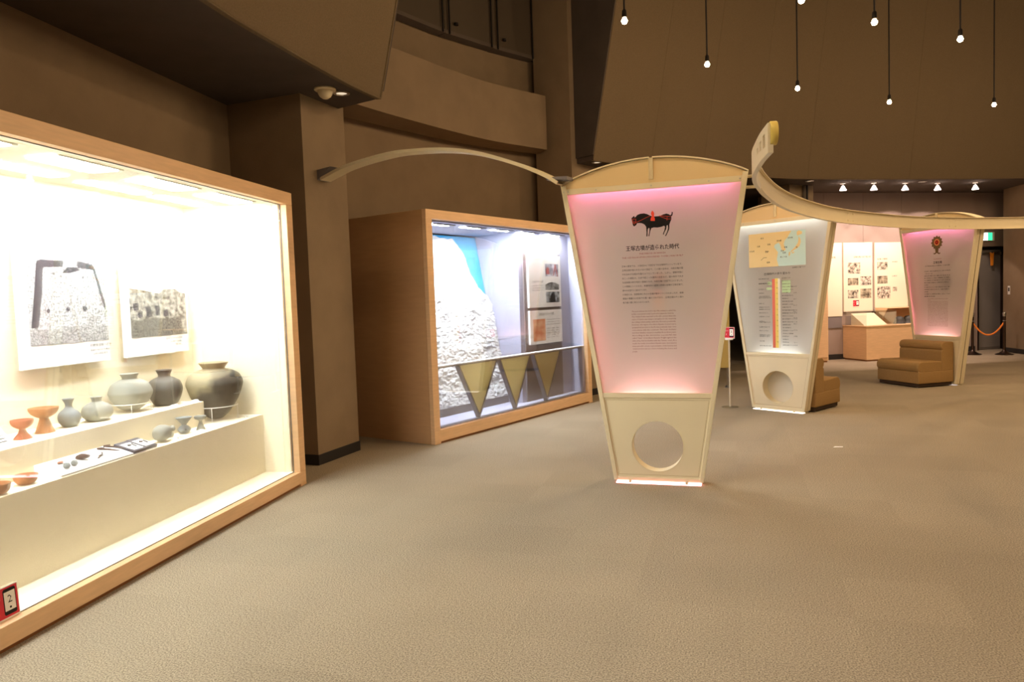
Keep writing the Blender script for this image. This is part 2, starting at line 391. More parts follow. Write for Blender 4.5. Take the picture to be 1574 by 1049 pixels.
# far wall with the photo boards, left dark passage, right door wall
WF = (5.5, 14.75, 0); AF = 77.2
a, b = W2(WF, AF, .1, 0), W2(WF, AF, 4.5, 0); c, d = W2(WF, AF, 4.5, .2), W2(WF, AF, .1, .2)
M_FAR = mat('mauve_wall', srgb(158, 141, 132), .9, var=.04, vscale=2, bump=.2, bscale=150, spec=.1)
farw = st(bpy.data.objects.new('wall_far_right', None)); COL.objects.link(farw); farw.location = WF; farw.rotation_euler = (0, 0, math.radians(90 - AF))
for k in range(5):
    box('wall_panel', M_FAR, .1 + k * .934 + .003, .1 + (k + 1) * .934 - .003, 0, .2, 0, 3.449, farw)
box('baseboard', M_BASEB, .1, 4.77, -.012, 0, 0.001, .11, farw)
box('recess_panel', M_LAVD, .84, 1.42, -.02, 0, .66, .89, farw)
box('wall_return', M_FAR, -.1, .1, 0, .6, 0, 3.449, farw)
DW = st(bpy.data.objects.new('wall_door', None)); COL.objects.link(DW); DW.location = W2(WF, AF, 4.77, .05); DW.rotation_euler = (0, 0, math.radians(90 - AF))
box('wall_panel', M_FAR, 0, .9, 0, .2, 2.28, 3.449, DW)
box('wall_panel', M_FAR, 0, .12, 0, .2, 0, 2.28, DW)
box('wall_panel', M_FAR, .86, 1.1, 0, .2, 0, 3.449, DW)
dr = st(bpy.data.objects.new('door_1', None)); COL.objects.link(dr); dr.location = W2(WF, AF, 4.77, .05); dr.rotation_euler = DW.rotation_euler
box('leaf', M_DOOR, .14, .83, .09, .13, .01, 2.22, dr, bevel=.004)
for x0, x1, z0, z1 in ((.12, .15, 0, 2.28), (.83, .86, 0, 2.28), (.12, .86, 2.23, 2.28)): box('frame', M_CHROME, x0, x1, -.01, .15, z0, z1, dr)
MB().tube([(.30, .06, 2.13), (.55, .0, 2.15), (.76, .06, 2.17)], .016, 8).build('closer_arm', M_METAL, dr)
box('closer_body', M_METAL, .55, .8, .04, .09, 2.1, 2.16, dr, bevel=.005)
box('bottom_rail', M_DOOR, .16, .81, .08, .092, .05, .3, dr, bevel=.003)

# ------------------------------------------------------------------ display case 1 (pottery)
LC = 5.4
case1 = root('display_case', C1, A1, 'long orange wood case glazed in front, brightly lit, full of pottery, by the left wall', 'display case')
def frame_case(c, L, D, H, fw, fb, u_right=True):
    x0 = -L if u_right else 0; x1 = 0 if u_right else L
    M = M_WOOD
    box('frame_bottom', M, x0, x1, 0, .055, .022, fb, c, bevel=.003)
    box('frame_top', M, x0, x1, 0, .055, H - fw, H, c, bevel=.003)
    box('frame_side', M, x0, x0 + fw, .0005, .055, fb, H - fw, c, bevel=.003)
    box('frame_side', M, x1 - fw, x1, .0005, .055, fb, H - fw, c, bevel=.003)
    box('side_panel', M_WOOD_SHADED, x0, x0 + .03, .056, D, .0, H, c)
    box('side_panel', M_WOOD_SHADED, x1 - .03, x1, .056, D, .0, H, c)
    box('roof_panel', M, x0 + .03, x1 - .03, .056, D, H - .03, H - .001, c)
    box('toe_kick', M_WOOD_D, x0 + fw, x1 - fw, .018, .06, .0, .024, c)
    box('corner_foot', M, x1 - fw, x1, .0, .055, 0, .022, c); box('corner_foot', M, x0, x0 + fw, .0, .055, 0, .022, c)
    return x0, x1
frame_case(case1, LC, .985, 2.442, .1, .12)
box('deck', M_CREAM, -LC + .03, -.03, .056, .97, .07, .122, case1)
box('back_lining', M_CREAM, -LC + .03, -.03, .93, .97, .122, 2.41, case1)
box('side_lining', M_CREAM, -.1, -.04, .075, .93, .122, 2.36, case1)
box('side_lining', M_CREAM, -LC + .04, -LC + .1, .075, .93, .122, 2.36, case1)
box('ceiling_lining', mat('case_ceiling', srgb(236, 232, 214), .8), -LC + .04, -.04, .075, .93, 2.36, 2.40, case1)
box('seam_strip', M_CREAM, -.104, -.1, .13, .137, .122, 2.36, case1)
box('lower_plinth', M_CREAM, -LC + .1, -.1, .31, .53, .122, .611, case1, bevel=.003)
box('plinth_core', M_CREAM, -.58, -.1, .53, .93, .122, .611, case1, bevel=.002)
box('riser', M_CREAM, -LC + .1, -.58, .53, .93, .122, .795, case1, bevel=.003)
box('pane', M_GLASS, -LC + .1, -.1, .060, .068, .115, 2.35, case1)
box('glass_gasket', M_GREYFR, -LC + .1, -.1, .056, .060, .119, .124, case1)
box('glass_gasket', M_GREYFR, -LC + .1, -.1, .056, .060, 2.338, 2.343, case1)
box('glass_gasket', M_GREYFR, -.106, -.1, .056, .060, .12, 2.342, case1)
E1 = emis('case1_light', COOL, CASE1_E)
for u0, u1 in ((-.72, -.24), (-1.43, -.97), (-2.2, -1.75), (-2.95, -2.5), (-3.7, -3.25), (-4.5, -4.05), (-5.2, -4.75)):
    f = box('light_panel', E1, u0, u1, .22, .40, 2.348, 2.36, case1)
    box('light_bezel', mat('lamp_bezel', srgb(206, 200, 176), .5), u0 - .02, u1 + .02, .200, .212, 2.352, 2.36, f)
    box('light_panel', E1, u0 - .06, u1 + .06, .62, .74, 2.352, 2.36, case1)

def put(name, m, prof, u, w, z, label, cat, group=None, n=44, parts=(), tilt=None):
    o = MB().lathe(prof, n=n).build(name, m, smooth=True); o.location = W2(C1, A1, u, w, z)
    o.rotation_euler = (0, 0, random.uniform(0, 6))
    if tilt: o.rotation_euler = tilt
    return tag(o, label, cat, group)
def sm(P, n=5): return catmull(P, n)
RZ, LZ = .795, .611
# upper step, left to right: footed bowls, bottle, jars
put('footed_bowl', M_CLAYR, sm([(.0, .003), (.045, 0), (.043, .010), (.024, .034), (.017, .052), (.0165, .058), (.026, .062), (.048, .078), (.057, .095), (.058, .11), (.053, .111), (.047, .092), (.03, .078), (.0, .072)], 3), -2.075, .70, RZ, 'small red clay bowl on a flared foot, leftmost pot on the upper step', 'bowl')
put('footed_bowl', M_CLAYO, sm([(.0, .003), (.052, 0), (.050, .010), (.036, .05), (.026, .082), (.025, .090), (.034, .094), (.062, .112), (.076, .132), (.081, .15), (.076, .151), (.066, .13), (.04, .114), (.0, .106)], 3), -1.88, .735, RZ, 'larger orange clay bowl on a tall flared foot, between red bowl and grey bottle', 'bowl')
put('long_necked_bottle', M_SUE, sm([(.0, 0), (.036, .002), (.058, .03), (.065, .06), (.056, .09), (.03, .115), (.02, .13), (.022, .15), (.034, .176), (.029, .176), (.017, .15), (.012, .13), (0, .12)], 5), -1.68, .74, RZ, 'grey round bottle with a slim flaring neck on the upper step', 'bottle')
put('squat_jar', M_SUEL, sm([(.0, 0), (.055, .002), (.088, .035), (.094, .065), (.08, .1), (.045, .122), (.03, .128), (.03, .142), (.036, .158), (.031, .158), (.024, .14), (.024, .125), (0, .12)], 5), -1.465, .72, RZ, 'pale grey squat jar with a short narrow neck on the upper step', 'jar')
put('round_jar', M_SUEL, sm([(.0, 0), (.05, .004), (.105, .045), (.141, .11), (.142, .14), (.118, .19), (.07, .218), (.05, .222), (.05, .236), (.062, .26), (.055, .26), (.043, .238), (.042, .22), (0, .2)], 5), -1.085, .765, RZ + .012, 'pale grey globular jar held in a wire ring on the upper step', 'jar')
put('round_jar', M_SUED, sm([(.0, 0), (.07, .003), (.104, .05), (.122, .11), (.121, .145), (.103, .185), (.066, .208), (.045, .217), (.044, .236), (.057, .265), (.05, .265), (.038, .238), (.036, .22), (0, .2)], 5), -.775, .715, RZ, 'dark grey globular jar standing at the right end of the upper step', 'jar')
put('storage_jar', M_JAR, sm([(.0, 0), (.05, .004), (.11, .06), (.175, .16), (.212, .26), (.214, .305), (.185, .36), (.125, .392), (.088, .402), (.088, .415), (.113, .45), (.104, .45), (.077, .418), (.075, .40), (0, .38)], 6), -.352, .575, LZ + .012, 'largest jar, grey and buff, in a wire stand on the lower plinth', 'jar', tilt=(0, 0, .15))
def ring_stand(u, w, z, R, h, label, n=4, ph=.6):
    o = root('wire_stand', W2(C1, A1, u, w, z), A1, label, 'stand')
    MB().tube([(R * math.cos(t * math.pi / 24), R * math.sin(t * math.pi / 24), h) for t in range(48)], .0035, 8, True).build('ring', M_WIRE, o, True)
    for k in range(n):
        t = ph + 2 * math.pi * k / n; q = (R * math.cos(t), R * math.sin(t))
        MB().tube([(q[0], q[1], h), (q[0], q[1], .004), (q[0] * 1.08, q[1] * 1.08, .004)], .0035, 8).build('leg', M_WIRE, o, True)
ring_stand(-1.085, .765, RZ, .127, .062, 'thin white wire ring stand under the pale globular jar', ph=-.9)
ring_stand(-.352, .575, LZ, .165, .115, 'thin white wire ring stand under the largest jar', ph=-1.2)
# lower plinth
put('shallow_bowl', M_CLAYO, sm([(.0, 0), (.028, .001), (.05, .02), (.058, .05), (.053, .05), (.045, .024), (0, .012)], 4), -2.38, .40, LZ, 'orange clay bowl near the front edge of the lower plinth, whole in view', 'bowl')
put('shallow_bowl', M_CLAYO, sm([(.0, 0), (.028, .001), (.053, .02), (.062, .054), (.056, .054), (.047, .024), (0, .012)], 4), -2.585, .37, LZ, 'orange clay bowl on the lower plinth cut off by the left picture edge', 'bowl')
bd = root('display_board', W2(C1, A1, -2.235, .315, LZ), A1, 'tilted white board carrying small finds on the lower plinth', 'board')
MB().prism([(0, .0), (0, .012), (.17, .065), (.17, 0)], 0, .57, 'x').build('board', M_WHITE, bd)
def onboard(x, y): return W2(C1, A1, -2.235 + x, .315 + y, LZ + .0125 + y * .312)
def blob(name, m, pts, sc, pos, label, cat, r=None, group=None, rotz=0):
    bm = bmesh.new(); bmesh.ops.create_icosphere(bm, subdivisions=3, radius=1)
    rs = random.Random(sum(map(ord, label)))
    ph = [rs.uniform(0, 6) for _ in range(6)]
    for v in bm.verts:
        c = v.co; k = 1 + .10 * math.sin(3 * c.x + ph[0]) * math.cos(4 * c.y + ph[1]) + .06 * math.sin(7 * c.z + 5 * c.x + ph[2])
        v.co = Vector((c.x * sc[0], c.y * sc[1], c.z * sc[2])) * k
    me = bpy.data.meshes.new(name); bm.to_mesh(me); bm.free()
    for p in me.polygons: p.use_smooth = True
    me.materials.append(m); o = bpy.data.objects.new(name, me); COL.objects.link(o)
    zmin = min(v.co.z for v in me.vertices)
    o.location = Vector(pos) - Vector((0, 0, zmin)); o.rotation_euler = (0, 0, math.radians(90 - A1) + rotz)
    return tag(o, label, cat, group)
blob('clay_shard', M_CLAYR, None, (.032, .013, .006), onboard(.13, .12), 'reddish clay shard at the back left of the white board', 'shard', rotz=.4)
blob('stone_ball', M_SUE, None, (.0185, .0185, .017), onboard(.095, .05), 'left one of two grey stone balls on the board', 'stone')
blob('stone_ball', M_SUE, None, (.0185, .0185, .017), onboard(.155, .055), 'right one of two grey stone balls on the board', 'stone')
blob('iron_lump', M_IRON, None, (.04, .018, .016), onboard(.262, .09), 'dark corroded iron lump in the middle of the white board', 'artifact', rotz=-.8)
t = MB().tube([onboard(.335, .05), onboard(.37, .07), onboard(.40, .075), onboard(.425, .10)], [.004, .006, .005, .004], 8).build('iron_knife', M_IRON, smooth=True)
t.location.z += .006; tag(t, 'thin rusted iron blade lying right of the lump', 'artifact')
def pin(x, y, dx, label):
    o = MB().tube([onboard(x, y), onboard(x + dx * .5, y - .035), onboard(x + dx, y - .085)], [.006, .005, .003], 8).add(*bar(onboard(x - .012, y + .004), onboard(x + .03, y - .004))).build('iron_tool', M_IRON, smooth=True)
    o.location.z += .008; tag(o, label, 'artifact')
def bar(a, b, r=.006):
    m = MB().tube([a, b], r, 8); return m.v, m.f
pin(.455, .14, .07, 'larger of two rusted iron tools at the right of the board')
pin(.52, .15, .05, 'smaller of two rusted iron tools at the right of the board')
def tray(u, w, label, k):
    o = root('specimen_tray', W2(C1, A1, u, w, LZ), A1, label, 'tray')
    MB().prism([(0.0, 0), (0.0, .003), (.148, .046), (.148, 0)], .004, .106, 'x').build('wedge', M_WHITE, o)
    sl = math.radians(16.2)
    def T(m, name, mm, bevel=0):
        m.v = [(x, y * math.cos(sl) - z * math.sin(sl), y * math.sin(sl) + z * math.cos(sl) + .0035) for x, y, z in m.v]; return m.build(name, mm, o, bevel=bevel)
    T(MB().box(0, .11, 0, .155, 0, .02), 'tray', M_TRAY, .003)
    T(MB().box(.014, .098, .016, .118, .0202, .0225), 'lining', M_WHITE)
    T(MB().lathe([(0, 0), (.011, 0), (.011, .006), (0, .009)], (.046, .080, .0226), 14), 'bead', M_IRON if k else M_GREYINK)
    T(MB().tube([(.07, .045, .026), (.078, .09, .026)], .004, 8), 'fragment', M_GREYINK)
tray(-1.655, .315, 'left of two dark specimen trays on the lower plinth', 0)
tray(-1.535, .325, 'right of two dark specimen trays, nearer the grey flask', 1)
fl_ = MB().lathe(sm([(0, 0), (.03, .003), (.052, .03), (.055, .07), (.042, .11), (.018, .135), (.013, .145), (.016, .165), (.022, .175), (.017, .175), (.009, .16), (.0, .13)], 5), n=32).build('flask', M_SUEL, smooth=True)
fl_.rotation_euler = (0, math.radians(84), math.radians(90 - A1 + 0)); fl_.location = W2(C1, A1, -1.32, .405, LZ + .056)
tag(fl_, 'pale grey flask lying on its side on the lower plinth', 'flask')
hs = put('funnel_mouth_pot', M_SUE, sm([(.0, 0), (.02, .001), (.042, .022), (.044, .036), (.03, .054), (.018, .062), (.02, .072), (.054, .114), (.05, .114), (.014, .07), (0, .06)], 5), -.952, .45, LZ, 'small grey pot with a wide funnel mouth and a round spout hole', 'pot')
d_ = Vector((0, -.35, 1.5)); 
MB().lathe([(0, 0), (.0065, 0), (.0065, .003), (0, .003)], n=14).build('spout_hole', M_BLACK, hs, loc=(.0425 * math.cos(-1.3 - hs.rotation_euler[2] + math.radians(20)), .0425 * math.sin(-1.3 - hs.rotation_euler[2] + math.radians(20)), .034), rot=(math.radians(90), 0, math.radians(90) + (-1.3 - hs.rotation_euler[2] + math.radians(20))))
put('small_pedestal', M_SUEL, sm([(.0, .002), (.03, 0), (.026, .02), (.014, .05), (.014, .07), (.04, .085), (.042, .103), (.037, .103), (.03, .09), (0, .082)], 4), -.80, .42, LZ, 'small pale grey pedestal dish in front of the largest jar', 'dish')
put('small_pot', M_SUEL, sm([(.0, 0), (.018, .001), (.026, .02), (.02, .034), (.016, .038), (.022, .05), (.018, .05), (0, .03)], 4), -1.09, .47, LZ, 'tiny grey pot behind the neck of the lying flask', 'pot')
def label_card(u, w, z, label, s=.07):
    o = MB().prism([(0, 0), (.02, .018), (.02, 0)], -s / 2, s / 2, 'x').build('label_card', M_PAPER)
    o.location = W2(C1, A1, u, w, z); o.rotation_euler = (0, 0, math.radians(90 - A1))
    lm = MB()
    for k in range(3): lm.add([(-s * .4, .003 + k * .005, .0038 + k * .0045), (s * .35, .003 + k * .005, .0038 + k * .0045), (s * .35, .0045 + k * .005, .0052 + k * .0045), (-s * .4, .0045 + k * .005, .0052 + k * .0045)], [(0, 1, 2, 3)])
    lm.build('print', M_GREYINK, o)
    tag(o, label, 'label')
for u, w, z, l in ((-1.12, .345, LZ, 'small white label card in front of the lying flask'), (-.90, .34, LZ, 'small white label card in front of the funnel-mouth pot'), (-.68, .34, LZ, 'small white label card right of the pedestal dish'), (-.24, .36, LZ, 'small white label card below the largest jar'), (-.87, .56, RZ, 'small white label card between the two globular jars'), (-.62, .56, RZ, 'small white label card at the end of the upper step'), (-1.78, .57, RZ, 'small white label card below the orange footed bowl')):
    label_card(u, w, z, l)
tb = root('text_board', W2(C1, A1, -2.42, .64, RZ), A1, 'white text board standing on the upper step at the left picture edge', 'board')
MB().prism([(0, 0), (0.004, .004), (.10, .11), (.10, 0)], 0, .22, 'x').build('board', M_WHITE, tb)
tl = MB()
for k in range(6): tl.add([(.02, .012 + k * .014, .0165 + k * .0155), (.2, .012 + k * .014, .0165 + k * .0155), (.2, .016 + k * .014, .021 + k * .0155), (.02, .016 + k * .014, .021 + k * .0155)], [(0, 1, 2, 3)])
tl.build('print', M_GREYINK, tb)

# photo boards on the back of case 1
M_PH1 = mat('photo_print_pale', srgb(96, 98, 102), .6, var=.0, vscale=70, col2=srgb(215, 215, 215), detail=8)
M_PH2 = mat('photo_print_mid', srgb(40, 40, 36), .6, vscale=26, col2=srgb(190, 187, 176), detail=8)
M_PHD = mat('photo_dark', srgb(44, 46, 56), .6, var=.1, vscale=30)
M_PHG = mat('photo_ground', srgb(34, 34, 32), .6, vscale=60, col2=srgb(124, 122, 114), detail=8)
pb = root('photo_board', W2(C1, A1, -1.868, .865, 1.172), A1, 'large white board with a pale aerial photo of a dark-edged trench', 'photo board')
box('board', M_WHITE, 0, .735, 0, .03, 0, .86, pb, bevel=.002)
y = -.0015
box('photo', M_PH1, .065, .73, y, .0, .143, .80, pb)
def local(poly, x0, z0, k=1): return [(x0 + a * k, z0 + b * k) for a, b in poly]
# outlines in photo fractions (0-1)
def fr(pts, x0, x1, z0, z1): return [(x0 + a * (x1 - x0), z1 - b * (z1 - z0)) for a, b in pts]
q = (.065, .73, .143, .80)
flat([fr([(.17, .18), (.45, .18), (.44, .24), (.2, .25), (.17, .5), (.1, .83), (.02, .83), (.08, .5), (.13, .2)], *q), fr([(.63, .17), (.83, .2), (.86, .26), (.63, .24)], *q), fr([(.43, .3), (.5, .24), (.62, .24), (.66, .27), (.52, .3)], *q),
      fr([(.83, .24), (.86, .24), (.98, .62), (.97, .68), (.94, .6)], *q)] +
     [[(q[0] + (cx + rx * math.cos(t * .524)) * .665, q[3] - (cy + rx * math.sin(t * .524)) * .657) for t in range(12)] for cx, cy, rx in ((.32, .31, .013), (.69, .34, .014), (.23, .67, .02), (.47, .66, .023), (.69, .66, .03))], -.0025).build('print', M_PHD, pb)
flat([fr([(.0, .84), (.3, .86), (.6, .82), (.97, .84), (1, 1), (0, 1)], *q), fr([(.68, .78), (.9, .68), (.9, .78), (.75, .82)], *q)], -.0024).build('photo_foreground', mat('photo_ground_pale', srgb(76, 76, 76), .6, vscale=80, col2=srgb(190, 190, 190), detail=8), pb)
lines_mb([('珍敷塚古墳の石室', .024, .55, .105, .2, 'L'), ('装飾の描かれた奥壁', .018, .55, .075, .18, 'L'), ('古墳の調査写真', .018, .57, .05, .14, 'L')], -.001).build('caption', M_GREYINK, pb)
pb2 = root('photo_board', W2(C1, A1, -.965, .865, 1.17), A1, 'smaller white board with a grey photo of old stone statues', 'photo board')
box('board', M_WHITE, 0, .735, 0, .03, 0, .72, pb2, bevel=.002)
q = (.058, .75 - .03, .142, .51)
box('photo', M_PH2, q[0], q[1], y, 0, q[2], q[3], pb2)
flat([fr([(0, .62), (.15, .66), (.4, .6), (.6, .64), (.9, .6), (.9, 1), (0, 1)], *q)], -.0024).build('photo_foreground', M_PHG, pb2)
flat([fr([(.05, .3), (.14, .3), (.14, .44), (.06, .45)], *q), fr([(.26, .38), (.34, .36), (.36, .58), (.27, .62)], *q), fr([(.42, .36), (.5, .35), (.5, .55), (.43, .56)], *q), fr([(.12, .5), (.2, .46), (.2, .58), (.13, .6)], *q), fr([(.56, .48), (.64, .44), (.66, .58), (.58, .6)], *q)], -.003).build('print', M_PHD, pb2, kind='stuff')
flat([fr([(0, 0), (.15, .02), (.35, .06), (.5, .1), (.6, .0), (.68, -.12), (.78, -.12), (.86, .05), (1, .1), (1, -.2), (0, -.2)], *q)], -.0031).build('photo_sky', M_WHITE, pb2)
lines_mb([('石人石馬の残る岩戸山古墳', .02, .45, .11, .2, 'L'), ('古墳の石像', .016, .5, .085, .14, 'L'), ('写真', .016, .56, .06, .08, 'L')], -.001).build('caption', M_GREYINK, pb2)

# red number card leaning on the glass
def number_card(parent, num, s, y0):
    """red card with white border and a black telephone showing a number; local x right, z up, height s"""
    w = s * 1.12
    MB().box(0, w, y0, y0 + .003, 0, s).build('card', M_PAPER, parent)
    MB().box(.03 * s, w - .03 * s, y0 - .0006, y0, .05 * s, s * .97).build('red_field', M_RED, parent)
    MB().prism([(.58 * s, .16 * s), (.62 * s, .12 * s), (.98 * s, .12 * s), (1.02 * s, .16 * s), (1.02 * s, .88 * s), (.98 * s, .92 * s), (.62 * s, .92 * s), (.58 * s, .88 * s)], y0 - .0013, y0 - .0006, 'y').build('telephone_print', M_BLACK, parent)
    MB().box(.61 * s, .99 * s, y0 - .0018, y0 - .0013, .24 * s, .82 * s).build('screen_print', M_PAPER, parent)
    text_mb(num, .34 * s, .80 * s, .48 * s, y0 - .0022, None, 'C').build('number', M_BLACK, parent)
    MB().lathe([(0, 0), (.035 * s, 0), (.035 * s, .0004), (0, .0004)], n=14).build('dot', M_BLACK, parent, loc=(.8 * s, y0 - .0018, .33 * s), rot=(math.radians(90), 0, 0))
    text_mb('音声ガイド', .13 * s, .06 * s, .62 * s, y0 - .001, .42 * s, 'L').build('guide_lettering', M_PAPER, parent)
    text_mb('♪', .26 * s, .2 * s, .28 * s, y0 - .001, None, 'L').build('note_print', M_PAPER, parent)
nc = root('number_card', W2(C1, A1, -2.985, .053, .122), A1, 'red audio guide card with number 2 on a phone, against the glass', 'card')
nc.rotation_euler[0] = math.radians(-3)
number_card(nc, '2', .150, -.004)

# ------------------------------------------------------------------ display case 2 (rock chamber)
L2, D2, H2 = 3.33, 1.165, 2.462
case2 = root('display_case', C2, A2, 'deep orange wood case beyond the pillar showing a white rock face', 'display case')
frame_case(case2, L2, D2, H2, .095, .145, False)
box('deck', M_LAV, .03, L2 - .03, .056, D2, .07, .155, case2)
box('back_lining', M_LAV, .03, L2 - .03, D2 - .05, D2 - .005, .155, H2 - .03, case2)
box('side_lining', M_LAV, .03, .06, .06, D2 - .05, .155, H2 - .04, case2)
box('side_lining', M_LAV, L2 - .1, L2 - .03, .06, D2 - .05, .155, H2 - .04, case2)
box('ceiling_lining', M_LAV, .06, L2 - .06, .06, D2 - .05, H2 - .115, H2 - .07, case2)
box('inner_wall', M_LAV, 2.0, L2 - .1, .27, D2 - .05, .155, H2 - .115, case2)
box('pane', M_GLASS, .095, L2 - .095, .040, .047, .145, H2 - .095, case2)
E2 = emis('case2_light', COOL2, CASE2_E)
for u0 in (.30, .86, 1.42, 1.98, 2.6):
    f = box('light_panel', E2, u0, u0 + .32, .17, .27, H2 - .121, H2 - .115, case2)
    box('light_bezel', M_GREYFR, u0 - .01, u0 + .33, .13, .168, H2 - .128, H2 - .115, f)
# leaning rock relief and sky
def ry(z): return .90 - (2.33 - z) * .188
M_SKY = mat('painted_sky', srgb(44, 142, 190), .8, vscale=1.1, col2=srgb(70, 168, 206), detail=6)
M_ROCK = mat('pale_rock', srgb(204, 204, 202), .9, var=.12, vscale=7, bump=.6, bscale=26, spec=.1)
MB().prism([(ry(.25) + .05, .25), (ry(2.33) + .05, 2.33), (ry(2.33) + .07, 2.33), (ry(.25) + .07, .25)], .07, 1.99, 'x').build('sky_backdrop', M_SKY, case2)
box('rock_base', M_GREYFR, .07, 1.99, ry(.2) - .01, ry(.2) + .1, .155, .25, case2)
from mathutils import noise
nx, nz = 120, 130; vs = []; fs = []; idx = {}
def top(u):   # silhouette of the rock against the sky (u along the case, height)
    P = [(.07, 2.30), (.6, 2.27), (1.0, 2.31), (1.5, 2.29), (1.58, 2.2), (1.66, 1.98), (1.78, 1.70), (1.99, 1.57)]
    for (a, b), (c, d) in zip(P, P[1:]):
        if u <= c: return b + (d - b) * (u - a) / (c - a) + .03 * noise.noise(Vector((u * 9, 3, 1)))
    return P[-1][1]
for i in range(nx + 1):
    u = .07 + 1.92 * i / nx; T = top(u)
    for k in range(nz + 1):
        z = .25 + (T - .25) * k / nz
        h = noise.fractal(Vector((u * 3, z * 3.6, 0)), 1, 2, 6) * .028 + abs(noise.noise(Vector((u * 10, z * 17, 4)))) * .026 + noise.noise(Vector((u * 34, z * 42, 2))) * .014
        edge = min(1, (T - z) / .12)
        vs.append((u, ry(z) + .03 - .05 * edge - h * edge, z))
for i in range(nx):
    for k in range(nz):
        a = i * (nz + 1) + k; fs.append((a, a + nz + 1, a + nz + 2, a + 1))
MB().add(vs, fs).build('rock_face', M_ROCK, case2, smooth=False)
# rail and three inverted triangle boxes
rail = root('triangle_rail', W2(C2, A2, 0, 0, 0), A2, 'grey rail with three golden inverted triangles inside the rock case', 'rail')
box('rail', mat('rail_white', srgb(216, 214, 214), .5), .097, L2 - .10, .062, .16, .795, .812, rail, bevel=.002)
box('rail_underside', M_GREYFR, .097, L2 - .10, .064, .158, .786, .795, rail)
M_GOLDT = acrylic_mat('gold_acrylic', srgb(250, 238, 190), .42)
for a, b, c in ((.505, 1.215, .85), (1.265, 1.91, 1.57), (1.98, 2.62, 2.27)):
    z1, z0 = .786, .158
    fr_ = MB()
    t = .016
    fr_.prism([(a, z1), (a + t * 1.2, z1), (c, z0 + .04), (c - .001, z0)], .062, .122, 'y'); fr_.prism([(b, z1), (c + .001, z0), (c, z0 + .04), (b - t * 1.2, z1)], .062, .122, 'y')
    fo = fr_.build('triangle_frame', M_GREYFR, rail)
    MB().prism([(a + t * 1.2, z1), (b - t * 1.2, z1), (c, z0 + .04)], .070, .076, 'y').build('gold_panel', M_GOLDT, fo)
# backing board with two info boards
box('backing_board', M_LAVD, 2.09, 2.97, .255, .27, .155, 2.09, case2)
ib = root('info_board', W2(C2, A2, 2.16, .225, 1.377), A2, 'white info board with three small photos in the rock case', 'info board')
box('board', M_PAPER, 0, .78, 0, .03, 0, .69, ib, bevel=.002)
MP = [mat('photo_a', srgb(60, 66, 90), .6, vscale=9, col2=srgb(225, 225, 230), detail=3), mat('photo_b', srgb(52, 56, 52), .6, vscale=14, col2=srgb(165, 165, 160), detail=5), mat('photo_c', srgb(34, 38, 38), .6, vscale=11, col2=srgb(200, 205, 205), detail=4)]
p = box('photo', MP[0], .40, .72, -.001, 0, .41, .58, ib)
flat([[(.585, .42), (.605, .42), (.645, .53), (.69, .41), (.71, .41), (.655, .58), (.635, .58)], [(.42, .44), (.50, .44), (.49, .52), (.45, .54), (.42, .5)]], -.002).build('print', M_REDINK, p)
p = box('photo', MP[1], .39, .73, -.001, 0, .23, .335, ib)
flat([[(.39, .30), (.47, .325), (.55, .335), (.64, .325), (.73, .30), (.73, .34), (.39, .34)]], -.002).build('print', M_PAPER, p)
p = box('photo', MP[2], .40, .74, -.001, 0, .06, .205, ib)
flat([[(.50, .06), (.51, .14), (.53, .185), (.60, .185), (.625, .14), (.63, .06)]], -.002).build('print', M_BLACK, p)
lines_mb([('王塚古墳の石室', .03, .08, .33, .26, 'L'), ('石室は花崗岩の巨石を積み上げて', .02, .08, .28, .28, 'L'), ('造られ前室と後室に分かれています', .02, .08, .25, .28, 'L'), ('壁面には文様が描かれています', .02, .08, .22, .26, 'L')], -.001).build('lettering', M_GREYINK, ib)
ib2 = root('info_board', W2(C2, A2, 2.16, .225, .893), A2, 'cream info board with an orange map, lower one in the rock case', 'info board')
box('board', M_PAPER, 0, .78, 0, .03, 0, .445, ib2, bevel=.002)
box('map_print', mat('orange_map', srgb(206, 120, 76), .6, vscale=10, col2=srgb(228, 178, 138), detail=6), .07, .36, -.001, 0, .04, .33, ib2)
rows = [('王塚古墳のまわりの古墳', .045, .39, .375, .36, 'C')]
for k, s in enumerate(('王塚古墳の周辺には数多くの古墳が', 'あり遠賀川の流域に広がっています', '古墳の名前と造られた時期を地図に')): rows.append((s, .018, .39, .31 - k * .032, .33, 'L'))
for k in range(5): rows.append((('古墳名　時期　墳形', '王塚　六世紀　前方', '天神山　六世紀　円', '大分　五世紀　円', '寺山　六世紀　前方')[k], .018, .39, .19 - k * .03, .30, 'L'))
lines_mb(rows, -.001).build('lettering', M_GREYINK, ib2)

